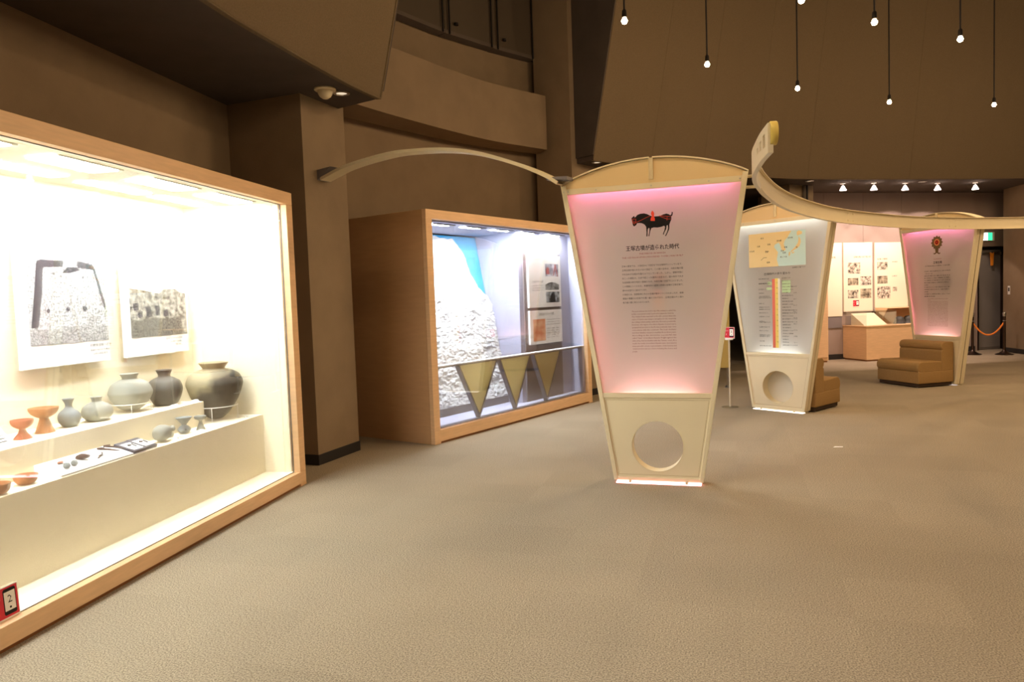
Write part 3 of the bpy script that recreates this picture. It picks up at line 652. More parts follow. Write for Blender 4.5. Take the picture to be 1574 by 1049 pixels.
# ------------------------------------------------------------------ trapezoid partition signs
def hw(z): return .345 + (.715 - .345) * z / 2.387       # half width of the tapering sign at height z
DS = .14
def trap(z0, z1, inset=0): return [(-hw(z0) + inset, z0), (hw(z0) - inset, z0), (hw(z1) - inset, z1), (-hw(z1) + inset, z1)]
def holed(m, outer, c, r, y0, y1, n=72):
    """plate between y0 and y1 with outline outer (convex, ccw in x-z) and a round hole"""
    def hit(a):
        d = (math.cos(a), math.sin(a)); best = 9
        for i in range(len(outer)):
            p = outer[i]; q = outer[(i + 1) % len(outer)]; e = (q[0] - p[0], q[1] - p[1])
            det = d[0] * (-e[1]) + e[0] * d[1]
            if abs(det) < 1e-9: continue
            bx, by = p[0] - c[0], p[1] - c[1]
            t = (bx * (-e[1]) + e[0] * by) / det; s = (d[0] * by - d[1] * bx) / det
            if t > 0 and -1e-6 <= s <= 1 + 1e-6: best = min(best, t)
        return (c[0] + d[0] * best, c[1] + d[1] * best)
    ang = sorted([2 * math.pi * k / n for k in range(n)] + [math.atan2(p[1] - c[1], p[0] - c[0]) % (2 * math.pi) for p in outer])
    o = [hit(a) for a in ang]; i_ = [(c[0] + r * math.cos(a), c[1] + r * math.sin(a)) for a in ang]; N = len(ang)
    vs = [(p[0], y0, p[1]) for p in o] + [(p[0], y0, p[1]) for p in i_] + [(p[0], y1, p[1]) for p in o] + [(p[0], y1, p[1]) for p in i_]
    fs = []
    for k in range(N):
        j = (k + 1) % N
        fs += [(k, j, N + j, N + k), (2 * N + k, 3 * N + k, 3 * N + j, 2 * N + j), (k, 2 * N + k, 2 * N + j, j), (N + k, N + j, 3 * N + j, 3 * N + k)]
    return m.add(vs, fs)
def arcz(x): return 2.387 + (2.549 - 2.387) * (1 - (x / .715) ** 2) ** .92 if abs(x) < .715 else 2.387
SIGN_N = [0]
def sign(name, F, az, label, led_b, led_t, led_l, led_r, base_e):
    s = root(name, F, az, label, 'sign', 'tapering illuminated signs around the hall')
    zb = .022; SIGN_N[0] += 1; name = 's%d' % SIGN_N[0]
    for nm, ya, yb in (('front_frame', 0, .064), ('back_frame', .076, DS)):
        f = MB(); fy0, fy1 = (ya, ya + .026) if ya < .05 else (yb - .026, yb)
        for sx in (-1, 1):      # each upright: outer skin over the full depth and a flange on the face
            f.prism([(sx * hw(zb), zb), (sx * hw(2.387), 2.387), (sx * (hw(2.387) - .010), 2.387), (sx * (hw(zb) - .010), zb)][::sx], ya, yb, 'y')
            f.prism([(sx * (hw(zb) - .009), zb), (sx * (hw(2.387) - .009), 2.387), (sx * (hw(2.387) - .04), 2.387), (sx * (hw(zb) - .032), zb)][::sx], fy0, fy1, 'y')
        gy0, gy1 = fy0 + .003 * (ya < .05), fy1 - .003 * (ya > .05)
        f.prism(trap(2.315, 2.36, .036), gy0, gy1, 'y'); f.prism(trap(.685, .722, .03), gy0, gy1, 'y')
        f.prism(trap(zb, .052, .03), gy0, gy1, 'y')
        f.build(nm, M_IVORY, s, bevel=.002, seg=1)
    sm_ = MB()
    for sx in (-1, 1): sm_.prism([(sx * (hw(.03) - .006), .03), (sx * (hw(2.38) - .006), 2.38), (sx * (hw(2.38) - .03), 2.38), (sx * (hw(.03) - .025), .03)][::sx], .062, .078, 'y')
    sm_.build('seam', M_DARKSEAM, s)
    # lower board with round opening and its tube lining
    for nm, ya, yb in (('lower_board', .010, .022), ('lower_board', DS - .022, DS - .010)):
        holed(MB(), trap(.052, .685, .030), (0, .298), .200, ya, yb).build(nm, M_IVORY, s)
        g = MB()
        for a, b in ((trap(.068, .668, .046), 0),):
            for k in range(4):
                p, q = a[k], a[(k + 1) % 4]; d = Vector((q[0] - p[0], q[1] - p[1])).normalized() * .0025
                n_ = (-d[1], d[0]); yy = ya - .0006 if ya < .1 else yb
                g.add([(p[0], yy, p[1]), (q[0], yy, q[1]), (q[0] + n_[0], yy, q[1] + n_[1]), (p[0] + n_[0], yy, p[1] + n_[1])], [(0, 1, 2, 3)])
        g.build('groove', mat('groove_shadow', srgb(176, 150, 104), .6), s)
    n = 72; A = [(.201 * math.cos(2 * math.pi * k / n), .009, .298 + .201 * math.sin(2 * math.pi * k / n)) for k in range(n)]; Bq = [(x, DS - .009, z) for x, _, z in A]
    C_ = [(x * 1.02, .009, .298 + (z - .298) * 1.02) for x, _, z in A]; D_ = [(x, DS - .009, z) for x, _, z in C_]
    MB().loft(A, Bq, True).loft(C_, D_, True).build('opening_tube', M_IVORY, s, smooth=True)
    # frosted panels and their light strips
    for nm, ya in (('frosted_panel', .014), ('back_panel', DS - .018)):
        MB().prism(trap(.722, 2.315, .036), ya, ya + .004, 'y').build(nm, M_PANEL, s)
    for nm, col, e, bx in (('light_strip', led_b[0], led_b[1], (-.26, .26, .055, .085, .690, .697)), ('light_strip', led_t[0], led_t[1], (-.60, .60, .055, .085, 2.343, 2.350))):
        if e: box(nm, emis('strip_' + name + nm + str(bx[4]), col, e), *bx, s)
    for sx, (col, e) in ((-1, led_l), (1, led_r)):
        if e:
            MB().prism([(sx * (hw(.8) - .012), .8), (sx * (hw(2.28) - .012), 2.28), (sx * (hw(2.28) - .018), 2.28), (sx * (hw(.8) - .018), .8)][::sx], .029, .040, 'y').build('light_strip', emis('strip_%s_%d' % (name, sx), col, e), s)
    box('cavity_floor', M_WHITE, -hw(.66) + .03, hw(.66) - .03, .03, DS - .03, .675, .682, s); box('cavity_roof', M_WHITE, -hw(2.34) + .03, hw(2.34) - .03, .03, DS - .03, 2.352, 2.358, s)
    # crown: infill board, two curved edge strips, spacer
    xs = [-.70 + 1.4 * k / 40 for k in range(41)]
    MB().prism([(x, 2.36) for x in (-.70, .70)] + [(x, arcz(x) - .004) for x in xs[::-1]], .022, .034, 'y').build('crown_board', M_TAN, s)
    MB().prism([(x, 2.36) for x in (-.70, .70)] + [(x, arcz(x) - .004) for x in xs[::-1]], DS - .034, DS - .022, 'y').build('crown_board', M_TAN, s)
    for x0, x1 in ((-.715, -.012), (.012, .715)):
        fr_ = []
        K = 24
        for k in range(K + 1):
            x = x0 + (x1 - x0) * k / K; z = arcz(x); dz = (arcz(min(x + .002, .714)) - arcz(max(x - .002, -.714))); t = Vector((.004, 0, dz)).normalized()
            fr_.append(((x, 0, z), (0, 1, 0), (-t.z, 0, t.x)))
        MB().sweep(fr_, [(0, 0), (DS, 0), (DS, .010), (0, .010)]).build('crown_edge', M_IVORY, s)
    MB().box(-.013, .013, .012, .030, 2.388, arcz(0) + .002).box(-.016, -.012, .0, DS, 2.388, arcz(0) + .008).box(.012, .016, .0, DS, 2.388, arcz(0) + .008).build('spacer', M_IVORY, s)
    sc = MB()
    for x in (-.69, -.655, -.43, .0, .43, .655): sc.lathe([(0, 0), (.006, 0), (.005, .003), (0, .004)], n=10, c=(0, 0, 0)); k = len(sc.v) - 40; sc.v[k:] = [(x + a, .003 - c, 2.338 + b) for a, b, c in sc.v[k:]]
    sc.build('screw_heads', M_METAL, s, kind='stuff')
    # glowing foot plate and feet
    if base_e[1]: box('foot_light', emis('foot_' + name, *base_e), -.330, .330, -.012, .05, .0, .008, s)
    box('foot_plate', M_IVORY, -.335, .335, .05, DS - .004, 0, .012, s)
    for x in (-.22, .22): MB().lathe([(.0, 0), (.012, 0), (.012, .022), (0, .026)], (x, -.004, 0.008), 12).build('foot', M_IVORY, s)
    return s
PINK = (1.0, .22, .30); PINKW = (1.0, .45, .49); MAG = (1.0, .22, .55); WHT = (.82, .92, 1.0)
S1 = ((1.1144, 5.6294, 0), 107.31); S2 = ((3.2474, 8.8506, 0), 139.5); S3 = ((6.3946, 10.8607, 0), 165.09)
s1 = sign('partition_sign', *S1, 'nearest tapering ivory sign with black horse print and pink glow', (PINKW, 200), (MAG, 27), (PINK, 26), (PINK, 8), ((1, .36, .38), 9.0))
s2 = sign('partition_sign', *S2, 'middle tapering ivory sign with a map and white glow', (WHT, 62), (WHT, 30), (WHT, 16), (WHT, 11), ((1, .9, .78), 2.2))
s3 = sign('partition_sign', *S3, 'far tapering ivory sign with a shield emblem, behind the sofa', (PINKW, 95), (MAG, 26), (PINK, 22), (PINK, 3), ((1, .8, .7), .6))
MB().lathe([(0, 0), (.2, 0), (.2, .006), (0, .006)], n=48).build('closing_disc', mat('closing_board', srgb(214, 206, 186), .6), s2, loc=(0, DS - .009, .298), rot=(math.radians(90), 0, 0))
YP = .0132
# sign 1 prints
HORSE = [(-0.158, 2.098), (-0.144, 2.11), (-0.136, 2.114), (-0.134, 2.102), (-0.125, 2.106), (-0.113, 2.12), (-0.089, 2.128), (-0.06, 2.129), (-0.037, 2.122), (-0.013, 2.108), (0.008, 2.1), (0.034, 2.1), (0.062, 2.101), (0.086, 2.111), (0.11, 2.116), (0.128, 2.11), (0.14, 2.101), (0.148, 2.107), (0.152, 2.128), (0.159, 2.122), (0.156, 2.101), (0.147, 2.092), (0.147, 2.069), (0.139, 2.051), (0.131, 2.032), (0.13, 1.999), (0.118, 1.971), (0.103, 1.943), (0.097, 1.946), (0.113, 1.976), (0.121, 2.004), (0.119, 2.028), (0.11, 2.024), (0.105, 1.996), (0.092, 1.973), (0.086, 1.955), (0.08, 1.959), (0.093, 1.99), (0.098, 2.015), (0.091, 2.024), (0.07, 2.017), (0.041, 2.013), (0.013, 2.016), (-0.006, 2.012), (-0.014, 1.994), (-0.024, 1.95), (-0.03, 1.952), (-0.023, 1.98), (-0.02, 2.011), (-0.03, 2.014), (-0.035, 2.0), (-0.038, 1.95), (-0.046, 1.95), (-0.044, 1.981), (-0.046, 2.024), (-0.058, 2.042), (-0.076, 2.053), (-0.095, 2.057), (-0.115, 2.057), (-0.122, 2.044), (-0.134, 2.035), (-0.144, 2.035), (-0.151, 2.055), (-0.155, 2.079)]
flat([HORSE], YP).build('horse_emblem', M_BLACK, s1)
def strokes(pls, w, y):
    m = MB()
    for pl in pls:
        for p, q in zip(pl, pl[1:]):
            d = Vector((q[0] - p[0], q[1] - p[1])); 
            if d.length < 1e-6: continue
            d.normalize(); n_ = Vector((-d.y, d.x)) * w / 2
            m.prism([(p[0] + n_.x, p[1] + n_.y), (p[0] - n_.x, p[1] - n_.y), (q[0] - n_.x, q[1] - n_.y), (q[0] + n_.x, q[1] + n_.y)], y, y + .0006, 'y')
    return m
RIDER = [(-0.003, 2.136), (0.004, 2.146), (0.012, 2.137), (0.018, 2.125), (0.015, 2.099), (0.022, 2.084), (0.021, 2.065), (-0.012, 2.068), (-0.009, 2.089), (0.0, 2.102), (-0.007, 2.124)]
hm = strokes([[(-0.148, 2.057), (-0.122, 2.063), (-0.08, 2.079), (-0.042, 2.096), (-0.013, 2.106)], [(-0.15, 2.091), (-0.124, 2.089), (-0.125, 2.058), (-0.148, 2.06), (-.15, 2.091)], [(-.146, 2.07), (-.128, 2.07)], [(-.136, 2.06), (-.137, 2.046)], [(0.055, 2.103), (0.146, 2.09)], [(0.055, 2.101), (0.095, 2.082), (0.118, 2.073), (0.144, 2.072)], [(0.116, 2.095), (0.113, 2.062)]], .0026, YP - .0008)
hm.prism(RIDER, YP - .0009, YP - .0003, 'y'); hm.build('red_harness', M_ORANGERED, s1)
lines_mb([('王塚古墳が造られた時代', .0435, -.0038, 1.846, .407, 'C'), ('王塚古墳が造られた時代', .0435, -.0022, 1.8466, .407, 'C')], YP).build('title_lettering', M_BLACK, s1)
lines_mb([('THE PERIOD IN WHICH', .017, -.005, 1.812, .20, 'C'), ('THE OZUKA KOFUN ( MOUNDED TOMB ) WAS BUILT', .017, -.005, 1.785, .47, 'C')], YP).build('subtitle_lettering', M_REDINK, s1)
JP = ['日本の歴史では、３世紀から７世紀までを古墳時代といっています。', '王塚古墳が造られたのは６世紀で、この頃の日本は、大和王権が国', '々を治める仕組みを整えようとしていました。しかし、朝鮮半島に', 'おこった戦乱や、九州で起こった磐井の反乱など、国の内外で大き', 'な出来事が続き地方の豪族たちは、大和王権の支配下に入りました。', 'この時期につくられた、筑豊地方の遠賀川流域の古墳が王塚古墳で、', '華やかな石室でよく知られています。', '６世紀には、全国各地に大小の古墳が数多くつくられましたが、装飾', '壁画の華麗さは日本でも第一級とされており、王塚古墳はその頃の', '有力者の墓と考えられています。']
rows = []
for k, l in enumerate(JP): rows.append((l, .0165, -.242, 1.719 - k * .0317, {6: .19, 9: .21}.get(k, .468 if k != 0 else .462), 'L'))
lines_mb(rows, YP).build('body_lettering', M_GREYINK, s1)
EN = ['The period from the 3rd to the 7th century is called the', 'kofun ( mounded tomb ) period in Japanese history.', 'The Ozuka Kofun was built in the 6th century when the', 'nation of Yamato was trying to strengthen its rule, deepening', 'its ruling relationship with the Korean peninsula.', 'However, this region of northern Kyushu, located near a', 'geographical junction to the Korean peninsula, kept close', 'connections with the continent. The local chieftains', 'and their families enjoyed a wealthy life in those years.', 'According to the chronicles, a powerful clan', 'called "Iwai" of northern Kyushu fought against the', 'state army, but lost battles with the Yamato court. As a', 'result, the tombs in northern Kyushu were decorated in', 'many splendid colours, representative of the bravery and', 'ornamented in various colours including fine horses and', 'people.']
rows = []
for k, l in enumerate(EN): rows.append((l, .0155, -.175, 1.364 - k * .0211, {1: .325, 15: .038}.get(k, .340), 'L'))
lines_mb(rows, YP).build('english_lettering', mat('mauve_ink', srgb(150, 104, 100), .6), s1)
# the print on the back of sign 1, seen blurred through the acrylic
YB = DS - .0195
bp_ = bpy.data.objects.new('back_emblem', None); COL.objects.link(bp_); bp_.parent = s1
flat([[(-.012, 1.66), (.068, 1.66), (.062, 1.60), (-.008, 1.60)]], YB).build('print', mat('orange_ink', srgb(224, 120, 60), .6), bp_)
flat([[(-.045, 1.60), (.11, 1.60), (.09, 1.555), (.05, 1.53), (.0, 1.53), (-.03, 1.555)]], YB).build('print', M_BLACK, bp_)
flat([[(-.005, 1.53), (.055, 1.53), (.055, 1.49), (-.005, 1.49)]], YB).build('print', M_ORANGERED, bp_)
flat([[(-.012, 1.478), (.066, 1.478), (.066, 1.37), (-.012, 1.37)]], YB).build('print', M_YEL, bp_)
# sign 2 prints
SEA = mat('map_sea', srgb(196, 226, 222), .6); LAND = mat('map_land', srgb(232, 208, 150), .6)
x0, x1, z0, z1 = -.365, .380, 1.785, 2.200
mp_ = MB().box(x0, x1, YP, YP + .0006, z0, z1).build('map_print', SEA, s2)
flat([[(x0, z0), (.035, z0), (.011, 1.869), (.029, 1.954), (-.021, 2.021), (-.01, 2.05), (.04, 2.07), (.06, 2.04), (.075, 1.985), (.097, 1.962), (.131, 1.978), (.118, 2.01), (.105, 2.05), (.118, 2.09), (.155, 2.125), (.205, z1), (x0, z1)],
      [(.274, 2.183), (.3, 2.195), (.339, 2.177), (.335, 2.15), (.30, 2.142), (.285, 2.132), (.272, 2.15)], [(.295, 2.125), (.318, 2.09), (.321, 2.056), (.305, 2.01), (.275, 1.985), (.24, 1.968), (.205, 1.945), (.19, 1.953), (.215, 1.972), (.255, 2.01), (.285, 2.05), (.293, 2.085)], [(.171, 1.95), (.19, 1.945), (.185, 1.915), (.172, 1.895), (.165, 1.92)], [(.205, 1.938), (.235, 1.95), (.238, 1.935), (.21, 1.925)]], YP - .0004).build('land_print', LAND, mp_)
rows = [(s, .022, x, z, None, 'C') for s, x, z in (('柔然', -.18, 2.13), ('北魏', -.23, 2.035), ('吐谷渾', -.32, 1.98), ('洛陽', -.09, 2.05), ('高句麗', .045, 2.085), ('南朝', -.12, 1.96), ('建康', -.10, 1.83), ('新羅', .13, 2.0), ('百済', .085, 1.96), ('加耶', .11, 1.935), ('日本海', .19, 2.11), ('倭', .27, 1.99), ('東シナ海', .10, 1.885))]
lines_mb(rows, YP - .001).build('map_lettering', M_BLACK, mp_)
strokes([[(-.2, 1.87), (-.16, 1.9), (-.12, 1.9)], [(-.14, 1.98), (-.09, 1.975)]], .004, YP - .0007).build('map_lines', M_GREYINK, mp_)
lines_mb([('古墳時代の東アジア', .019, .375, 1.752, .165, 'R'), ('古墳時代の移り変わり', .034, .01, 1.684, .345, 'C')], YP).build('title_lettering', M_BLACK, s2)
MB().box(-.055, -.018, YP, YP + .0006, .785, 1.632).build('red_bar', mat('bar_red', srgb(214, 108, 84), .6), s2)
MB().box(-.018, .022, YP, YP + .0006, .785, 1.638).build('yellow_bar', mat('bar_yellow', srgb(232, 206, 104), .6), s2)
MB().box(.022, .050, YP, YP + .0006, .785, 1.638).build('pale_bar', mat('bar_pale', srgb(226, 224, 208), .6), s2)
flat([[(-.115, 1.56), (-.06, 1.56), (-.06, 1.6), (-.115, 1.6)], [(-.13, 1.50), (-.06, 1.50), (-.06, 1.53), (-.13, 1.53)], [(.075, 1.46), (.185, 1.46), (.185, 1.61), (.075, 1.61)]], YP + .0002).build('green_highlight', mat('pale_green', srgb(186, 214, 164), .6), s2)
rs = random.Random(4); rows = []
LW = ['卑弥呼が魏に使いを送る', '前方後円墳が出現する', '竪穴式石室がつくられる', '大型の古墳が築かれる', '横穴式石室が伝わる', '装飾古墳がつくられる', '群集墳がひろがる', '磐井の乱がおこる', '王塚古墳がつくられる', '屯倉が置かれる', '仏教が伝わる', '寺がつくられる', '遣隋使を送る', '大化の改新']
for k in range(15): rows.append((LW[k % 14], .0165, -.235, 1.632 - k * .0585 - rs.choice((0, .012)), rs.choice((.07, .12, .14, .16)), 'L'))
for k in range(5): rows.append((LW[(k * 3) % 14], .0165, -.235, 1.575 - k * .16, .15, 'L'))
for k in range(24): rows.append((LW[(k * 5 + 2) % 14], .0165, .075, 1.632 - k * .0355, rs.choice((.08, .11, .14, .19)), 'L'))
for k in range(9): rows.append((['二三九', '三九一', '四一三', '四七八', '五二七', '五三八', '六〇七', '六四五', '七〇一'][k], .0155, .265, 1.45 - k * .075, None, 'R'))
for k in range(12): rows.append(('・' + '三四五六七'[k % 5], .017, .005, 1.58 - k * .066, None, 'C'))
lines_mb(rows, YP - .0003).build('body_lettering', M_GREYINK, s2)
# sign 3 prints
M_OLIVE = mat('emblem_brown', srgb(120, 98, 68), .6)
sh = []
for k in range(48):
    a = math.pi / 2 + 2 * math.pi * k / 48; r = .086 + (.020 if k % 4 == 0 else (.0 if k % 4 == 2 else .008))
    sh.append((r * math.cos(a) * 1.02, 2.118 + r * math.sin(a)))
em = flat([sh, [(-.036, 2.045), (.036, 2.045), (.024, 1.98), (.03, 1.965), (.06, 1.962), (.068, 1.975), (.058, 1.95), (.035, 1.944), (0, 1.965), (-.035, 1.944), (-.058, 1.95), (-.068, 1.975), (-.06, 1.962), (-.03, 1.965), (-.024, 1.98)]], YP).build('shield_emblem', M_OLIVE, s3)
def disc(r, c, y, n=28): return flat([[(c[0] + r * math.cos(2 * math.pi * k / n), c[1] + r * math.sin(2 * math.pi * k / n)) for k in range(n)]], y)
disc(.050, (0, 2.122), YP - .0006).build('orange_ring', mat('emblem_orange', srgb(236, 150, 100), .6), em)
disc(.032, (0, 2.122), YP - .0010).build('dark_red_ring', mat('emblem_dark_red', srgb(140, 30, 22), .6), em)
disc(.012, (0, 2.122), YP - .0014).build('red_dot', M_ORANGERED, em)
lines_mb([('OZUKA KOFUN', .019, .012, 1.868, .14, 'C')], YP).build('subtitle_lettering', M_REDINK, s3)
lines_mb([('王塚古墳', .042, .0115, 1.806, .154, 'C'), ('王塚古墳', .042, .0130, 1.8065, .154, 'C')], YP).build('title_lettering', M_BLACK, s3)
rows = [('国の特別史跡に指定された装飾古墳、その石室の壁画', .019, .008, 1.768, .44, 'C')]
B3 = ['王塚古墳は、昭和九年に偶然発見された六世紀の前方後円墳', 'で、全長は八十六メートルあり', '石室は前室と後室からなり、壁面には赤、黄、緑、黒、白、', '灰の六色を使って、三角文、双脚輪状文、わらび手文、', 'さらに騎馬像などが一面に描かれています。このように', '豊かな色彩と文様をもつ古墳はほかに例がなく', '日本の装飾古墳', 'を代表するものとして高く評価されており、国の', '特別史跡に指定されました。石室の内部から', 'は馬具', 'や武器などの副葬品が数多く出土しており', '重要文化財']
for k, l in enumerate(B3): rows.append((l, .019, -.232, 1.688 - k * .0345, (.47, .15, .47, .46, .47, .45, .07, .47, .46, .07, .47, .20)[k], 'L'))
lines_mb(rows, YP).build('body_lettering', M_GREYINK, s3)
rows = [(EN[k % 15], .017, -.168, 1.272 - k * .0213, .365 if k not in (1,) else .05, 'L') for k in range(20)]
lines_mb(rows, YP).build('english_lettering', mat('mauve_ink', srgb(150, 104, 100), .6), s3)
flat([[(-.045, 1.60), (.0, 1.63), (.10, 1.63), (.16, 1.59), (.17, 1.52), (.13, 1.44), (.085, 1.40), (.08, 1.32), (.03, 1.32), (.028, 1.40), (-.01, 1.44), (-.05, 1.52)]], YB).build('back_emblem', mat('emblem_dark', srgb(40, 34, 20), .6), s3)

# ------------------------------------------------------------------ curved band and arch linking the signs
def inter(P, n): return [Vector((p[0], p[1], 0)) for p in catmull(P, n)]
RING = inter([(1.425, 3.95), (1.47, 4.2), (1.535, 4.48), (1.60, 4.73), (1.70, 5.02), (1.845, 5.36), (2.02, 5.74), (2.33, 6.34), (2.68, 6.92), (3.18, 7.62), (3.78, 8.32), (4.6, 9.05), (5.4, 9.62), (6.25, 10.02), (7.25, 10.28), (8.4, 10.3), (9.6, 9.9)], 8)
ring = root('bridle_band', (1.845, 5.36, 2.24), 22, 'long curved ivory band linking the signs, ending in a hooked tail with yellow disc', 'band')
inv = ring.matrix_basis.inverted()
def ringframes(a, b):
    out = []
    for i in range(a, b + 1):
        t = (RING[min(i + 1, len(RING) - 1)] - RING[max(i - 1, 0)]).normalized(); nrm = Vector((t.y, -t.x, 0))
        R3 = inv.to_3x3(); o = inv @ Vector((RING[i].x, RING[i].y, 2.24)); out.append((o, R3 @ nrm, (0, 0, 1)))
    return out
# tail: a plate pierced by three slots
TN = 40
prof_band = [(-.006, 0), (.03, 0), (.03, .006), (.006, .010), (.006, .150), (.03, .154), (.03, .16), (-.006, .16)]
MB().sweep(ringframes(TN, len(RING) - 1), prof_band).build('band', M_IVORY, ring)
plate = [(-.006, 0), (.006, 0), (.006, .16), (-.006, .16)]
tail = MB(); slots = ((3, 5), (7, 9), (11, 13))
tail.sweep(ringframes(0, TN), [(-.006, 0), (.022, 0), (.022, .044), (-.006, .044)]); tail.sweep(ringframes(0, TN), [(-.006, .125), (.006, .125), (.006, .16), (-.006, .16)])
segs = []; prev = 0
for k, (a, b) in enumerate(slots):
    segs.append((prev, a)); prev = b
    tail.sweep(ringframes(a, b), [(-.006, .043), (.006, .043), (.006, .050 + .008 * k), (-.006, .050 + .008 * k)])
    tail.sweep(ringframes(a, b), [(-.006, .121 - .010 * k), (.006, .121 - .010 * k), (.006, .126), (-.006, .126)])
segs.append((prev, TN))
for a, b in segs: tail.sweep(ringframes(a, b), [(-.006, .043), (.006, .043), (.006, .126), (-.006, .126)])
tail.build('tail_plate', mat('tail_white', srgb(222, 214, 196), .4), ring)
dd = ringframes(0, 2)[0]
dk = MB().lathe([(0, 0), (.061, 0), (.064, .004), (.064, .034), (.061, .038), (0, .038)], n=40).build('yellow_disc', M_YELLOW, ring, smooth=True)
t0 = (RING[1] - RING[0]).normalized(); nn = Vector((t0.y, -t0.x, 0)); R3 = inv.to_3x3()
zx = (R3 @ nn).normalized(); yx = Vector((0, 0, 1)); xx = yx.cross(zx)
mm = Matrix((xx, yx, zx)).transposed().to_4x4(); mm.translation = Vector(ringframes(0, 1)[0][0]) + Vector((0, 0, .108)) + zx * .007 + (R3 @ t0) * .03
dk.matrix_local = mm
MB().lathe([(0, 0), (.010, 0), (.010, .006), (0, .006)], n=14).build('bolt', M_METAL, dk, loc=(0.0, .025, .038))
# pegs fastening the band to the signs
def pegs(F, az, pt):
    for z in (2.275, 2.355):
        a = inv @ W2((F[0], F[1], z), az, hw(2.3) - .01, .05); b = inv @ Vector((pt[0], pt[1], z))
        MB().tube([a, b], .012, 10).build('peg', M_IVORY, ring, smooth=True)
def near(F, az):
    q = W2(F, az, hw(2.3), .05); return min(RING, key=lambda p: (p - Vector((q.x, q.y, 0))).length)
for F, az in (S1, S2, S3): pegs(F, az, near(F, az))
jp = MB()
for i in (82, 102):
    for di, dz in ((0, .04), (0, .12), (1, .04), (1, .12)):
        fo = ringframes(i + di, i + di)[0]; c = Vector(fo[0]) + Vector(fo[1]) * .008 + Vector((0, 0, dz)); jp.tube([c, c + Vector(fo[1]) * .006], .009, 8)
jp.build('joint_bolts', M_IVORY, ring, kind='stuff')

ARCH = [(-1.725, 6.967, 2.700), (-1.437, 6.808, 2.785), (-1.034, 6.585, 2.832), (-.782, 6.445, 2.826), (-.483, 6.279, 2.792), (-.2, 6.122, 2.72), (.119, 5.945, 2.585), (.322, 5.833, 2.475), (.432, 5.80, 2.40)]
def cat3(P, n):
    a = catmull([(p[0], p[2]) for p in P], n); b = catmull([(p[1], p[2]) for p in P], n)
    return [Vector((x[0], y[0], x[1])) for x, y in zip(a, b)]
AR = cat3(ARCH, 6)
arch = root('arch_band', (-1.0, 6.5, 2.6), 119, 'slim ivory arch spanning from the grey pillar to the nearest sign', 'band')
inva = arch.matrix_basis.inverted(); Ra = inva.to_3x3(); side = Vector((-(AR[-1] - AR[0]).y, (AR[-1] - AR[0]).x, 0)).normalized()
fr_ = []
for i in range(len(AR)):
    t = (AR[min(i + 1, len(AR) - 1)] - AR[max(i - 1, 0)]).normalized(); up = side.cross(t); up = up if up.z > 0 else -up
    fr_.append((inva @ AR[i], Ra @ side, Ra @ up))
MB().sweep(fr_, [(-.07, -.014), (.07, -.014), (.07, .014), (.062, .014), (.062, -.004), (-.062, -.004), (-.062, .014), (-.07, .014)]).build('arch_strip', M_IVORY, arch)
k0 = AR[0]; tt = (AR[-1] - AR[0]); tt.z = 0; tt.normalize()
br = MB(); P = [k0 + side * .06, k0 - side * .06]
pp = []
for sx in (-.075, .075):
    b0 = k0 + side * sx - tt * .03
    pp += [b0 + Vector((0, 0, -.01)), b0 + Vector((0, 0, .085)), b0 + tt * .17 + Vector((0, 0, .10))]
br.add([inva @ p for p in pp], [(0, 1, 2), (3, 5, 4), (0, 3, 4, 1), (1, 4, 5, 2), (0, 2, 5, 3)]).build('wall_bracket', M_GREYFR, arch)
e = AR[-1]; MB().add([inva @ (e + side * a + tt * b + Vector((0, 0, c))) for a in (-.06, .06) for b, c in ((-.10, .035), (.08, .02), (.08, .045), (-.10, .055))], [(0, 1, 2, 3), (4, 7, 6, 5), (0, 4, 5, 1), (1, 5, 6, 2), (2, 6, 7, 3), (3, 7, 4, 0)]).build('sign_bracket', M_GREYFR, arch)

# ------------------------------------------------------------------ sofas
def rounded(name, m, x0, x1, y0, y1, z0, z1, r, parent, puff=0):
    bm = bmesh.new(); bmesh.ops.create_cube(bm, size=1)
    for v in bm.verts: v.co = Vector(((x0 + x1) / 2 + v.co.x * (x1 - x0), (y0 + y1) / 2 + v.co.y * (y1 - y0), (z0 + z1) / 2 + v.co.z * (z1 - z0)))
    bmesh.ops.bevel(bm, geom=list(bm.edges), offset=r, segments=4, profile=.5, affect='EDGES')
    me = bpy.data.meshes.new(name); bm.to_mesh(me); bm.free()
    for p in me.polygons: p.use_smooth = True
    me.materials.append(m); o = bpy.data.objects.new(name, me); COL.objects.link(o); o.parent = parent
    return o
def sofa(loc, az, label, w=.80, d=.64):
    s = root('sofa', loc, az, label, 'sofa', 'low tan sofas behind the signs')
    box('plinth', M_SOFAB, .025, w - .025, .03, d - .01, .012, .06, s, bevel=.004)
    rounded('seat_base', M_SOFA, 0, w, .012, d, .06, .235, .014, s)
    prof = [(.40, .225), (.03, .225), (.004, .245), (-.006, .285), (.0, .33), (.025, .365), (.07, .382), (.30, .375), (.43, .372), (.43, .225)]
    MB().prism([(a, b) for a, b in prof], .002, w - .002, 'x').build('seat_cushion', M_SOFA, s, bevel=.012)
    prof = [(.42, .226), (.425, .52), (.445, .535), (.425, .55), (.418, .585), (.43, .625), (.46, .648), (.52, .655), (d - .01, .650), (d, .63), (d, .226)]
    MB().prism(prof, .002, w - .002, 'x').build('backrest', M_SOFA, s, bevel=.012)
    for x in (.06, w - .06):
        for yy in (.06, d - .06): MB().lathe([(0, 0), (.022, 0), (.024, .008), (.018, .014), (0, .014)], (x, yy, 0), 12).build('foot', M_METAL, s)
    return s
def sign_pt(Sg, x, y): return W2(Sg[0], Sg[1], x, y)
sofa(sign_pt(S3, -.47, -.66), S3[1], 'tan upholstered sofa backed against the far sign with shield emblem')
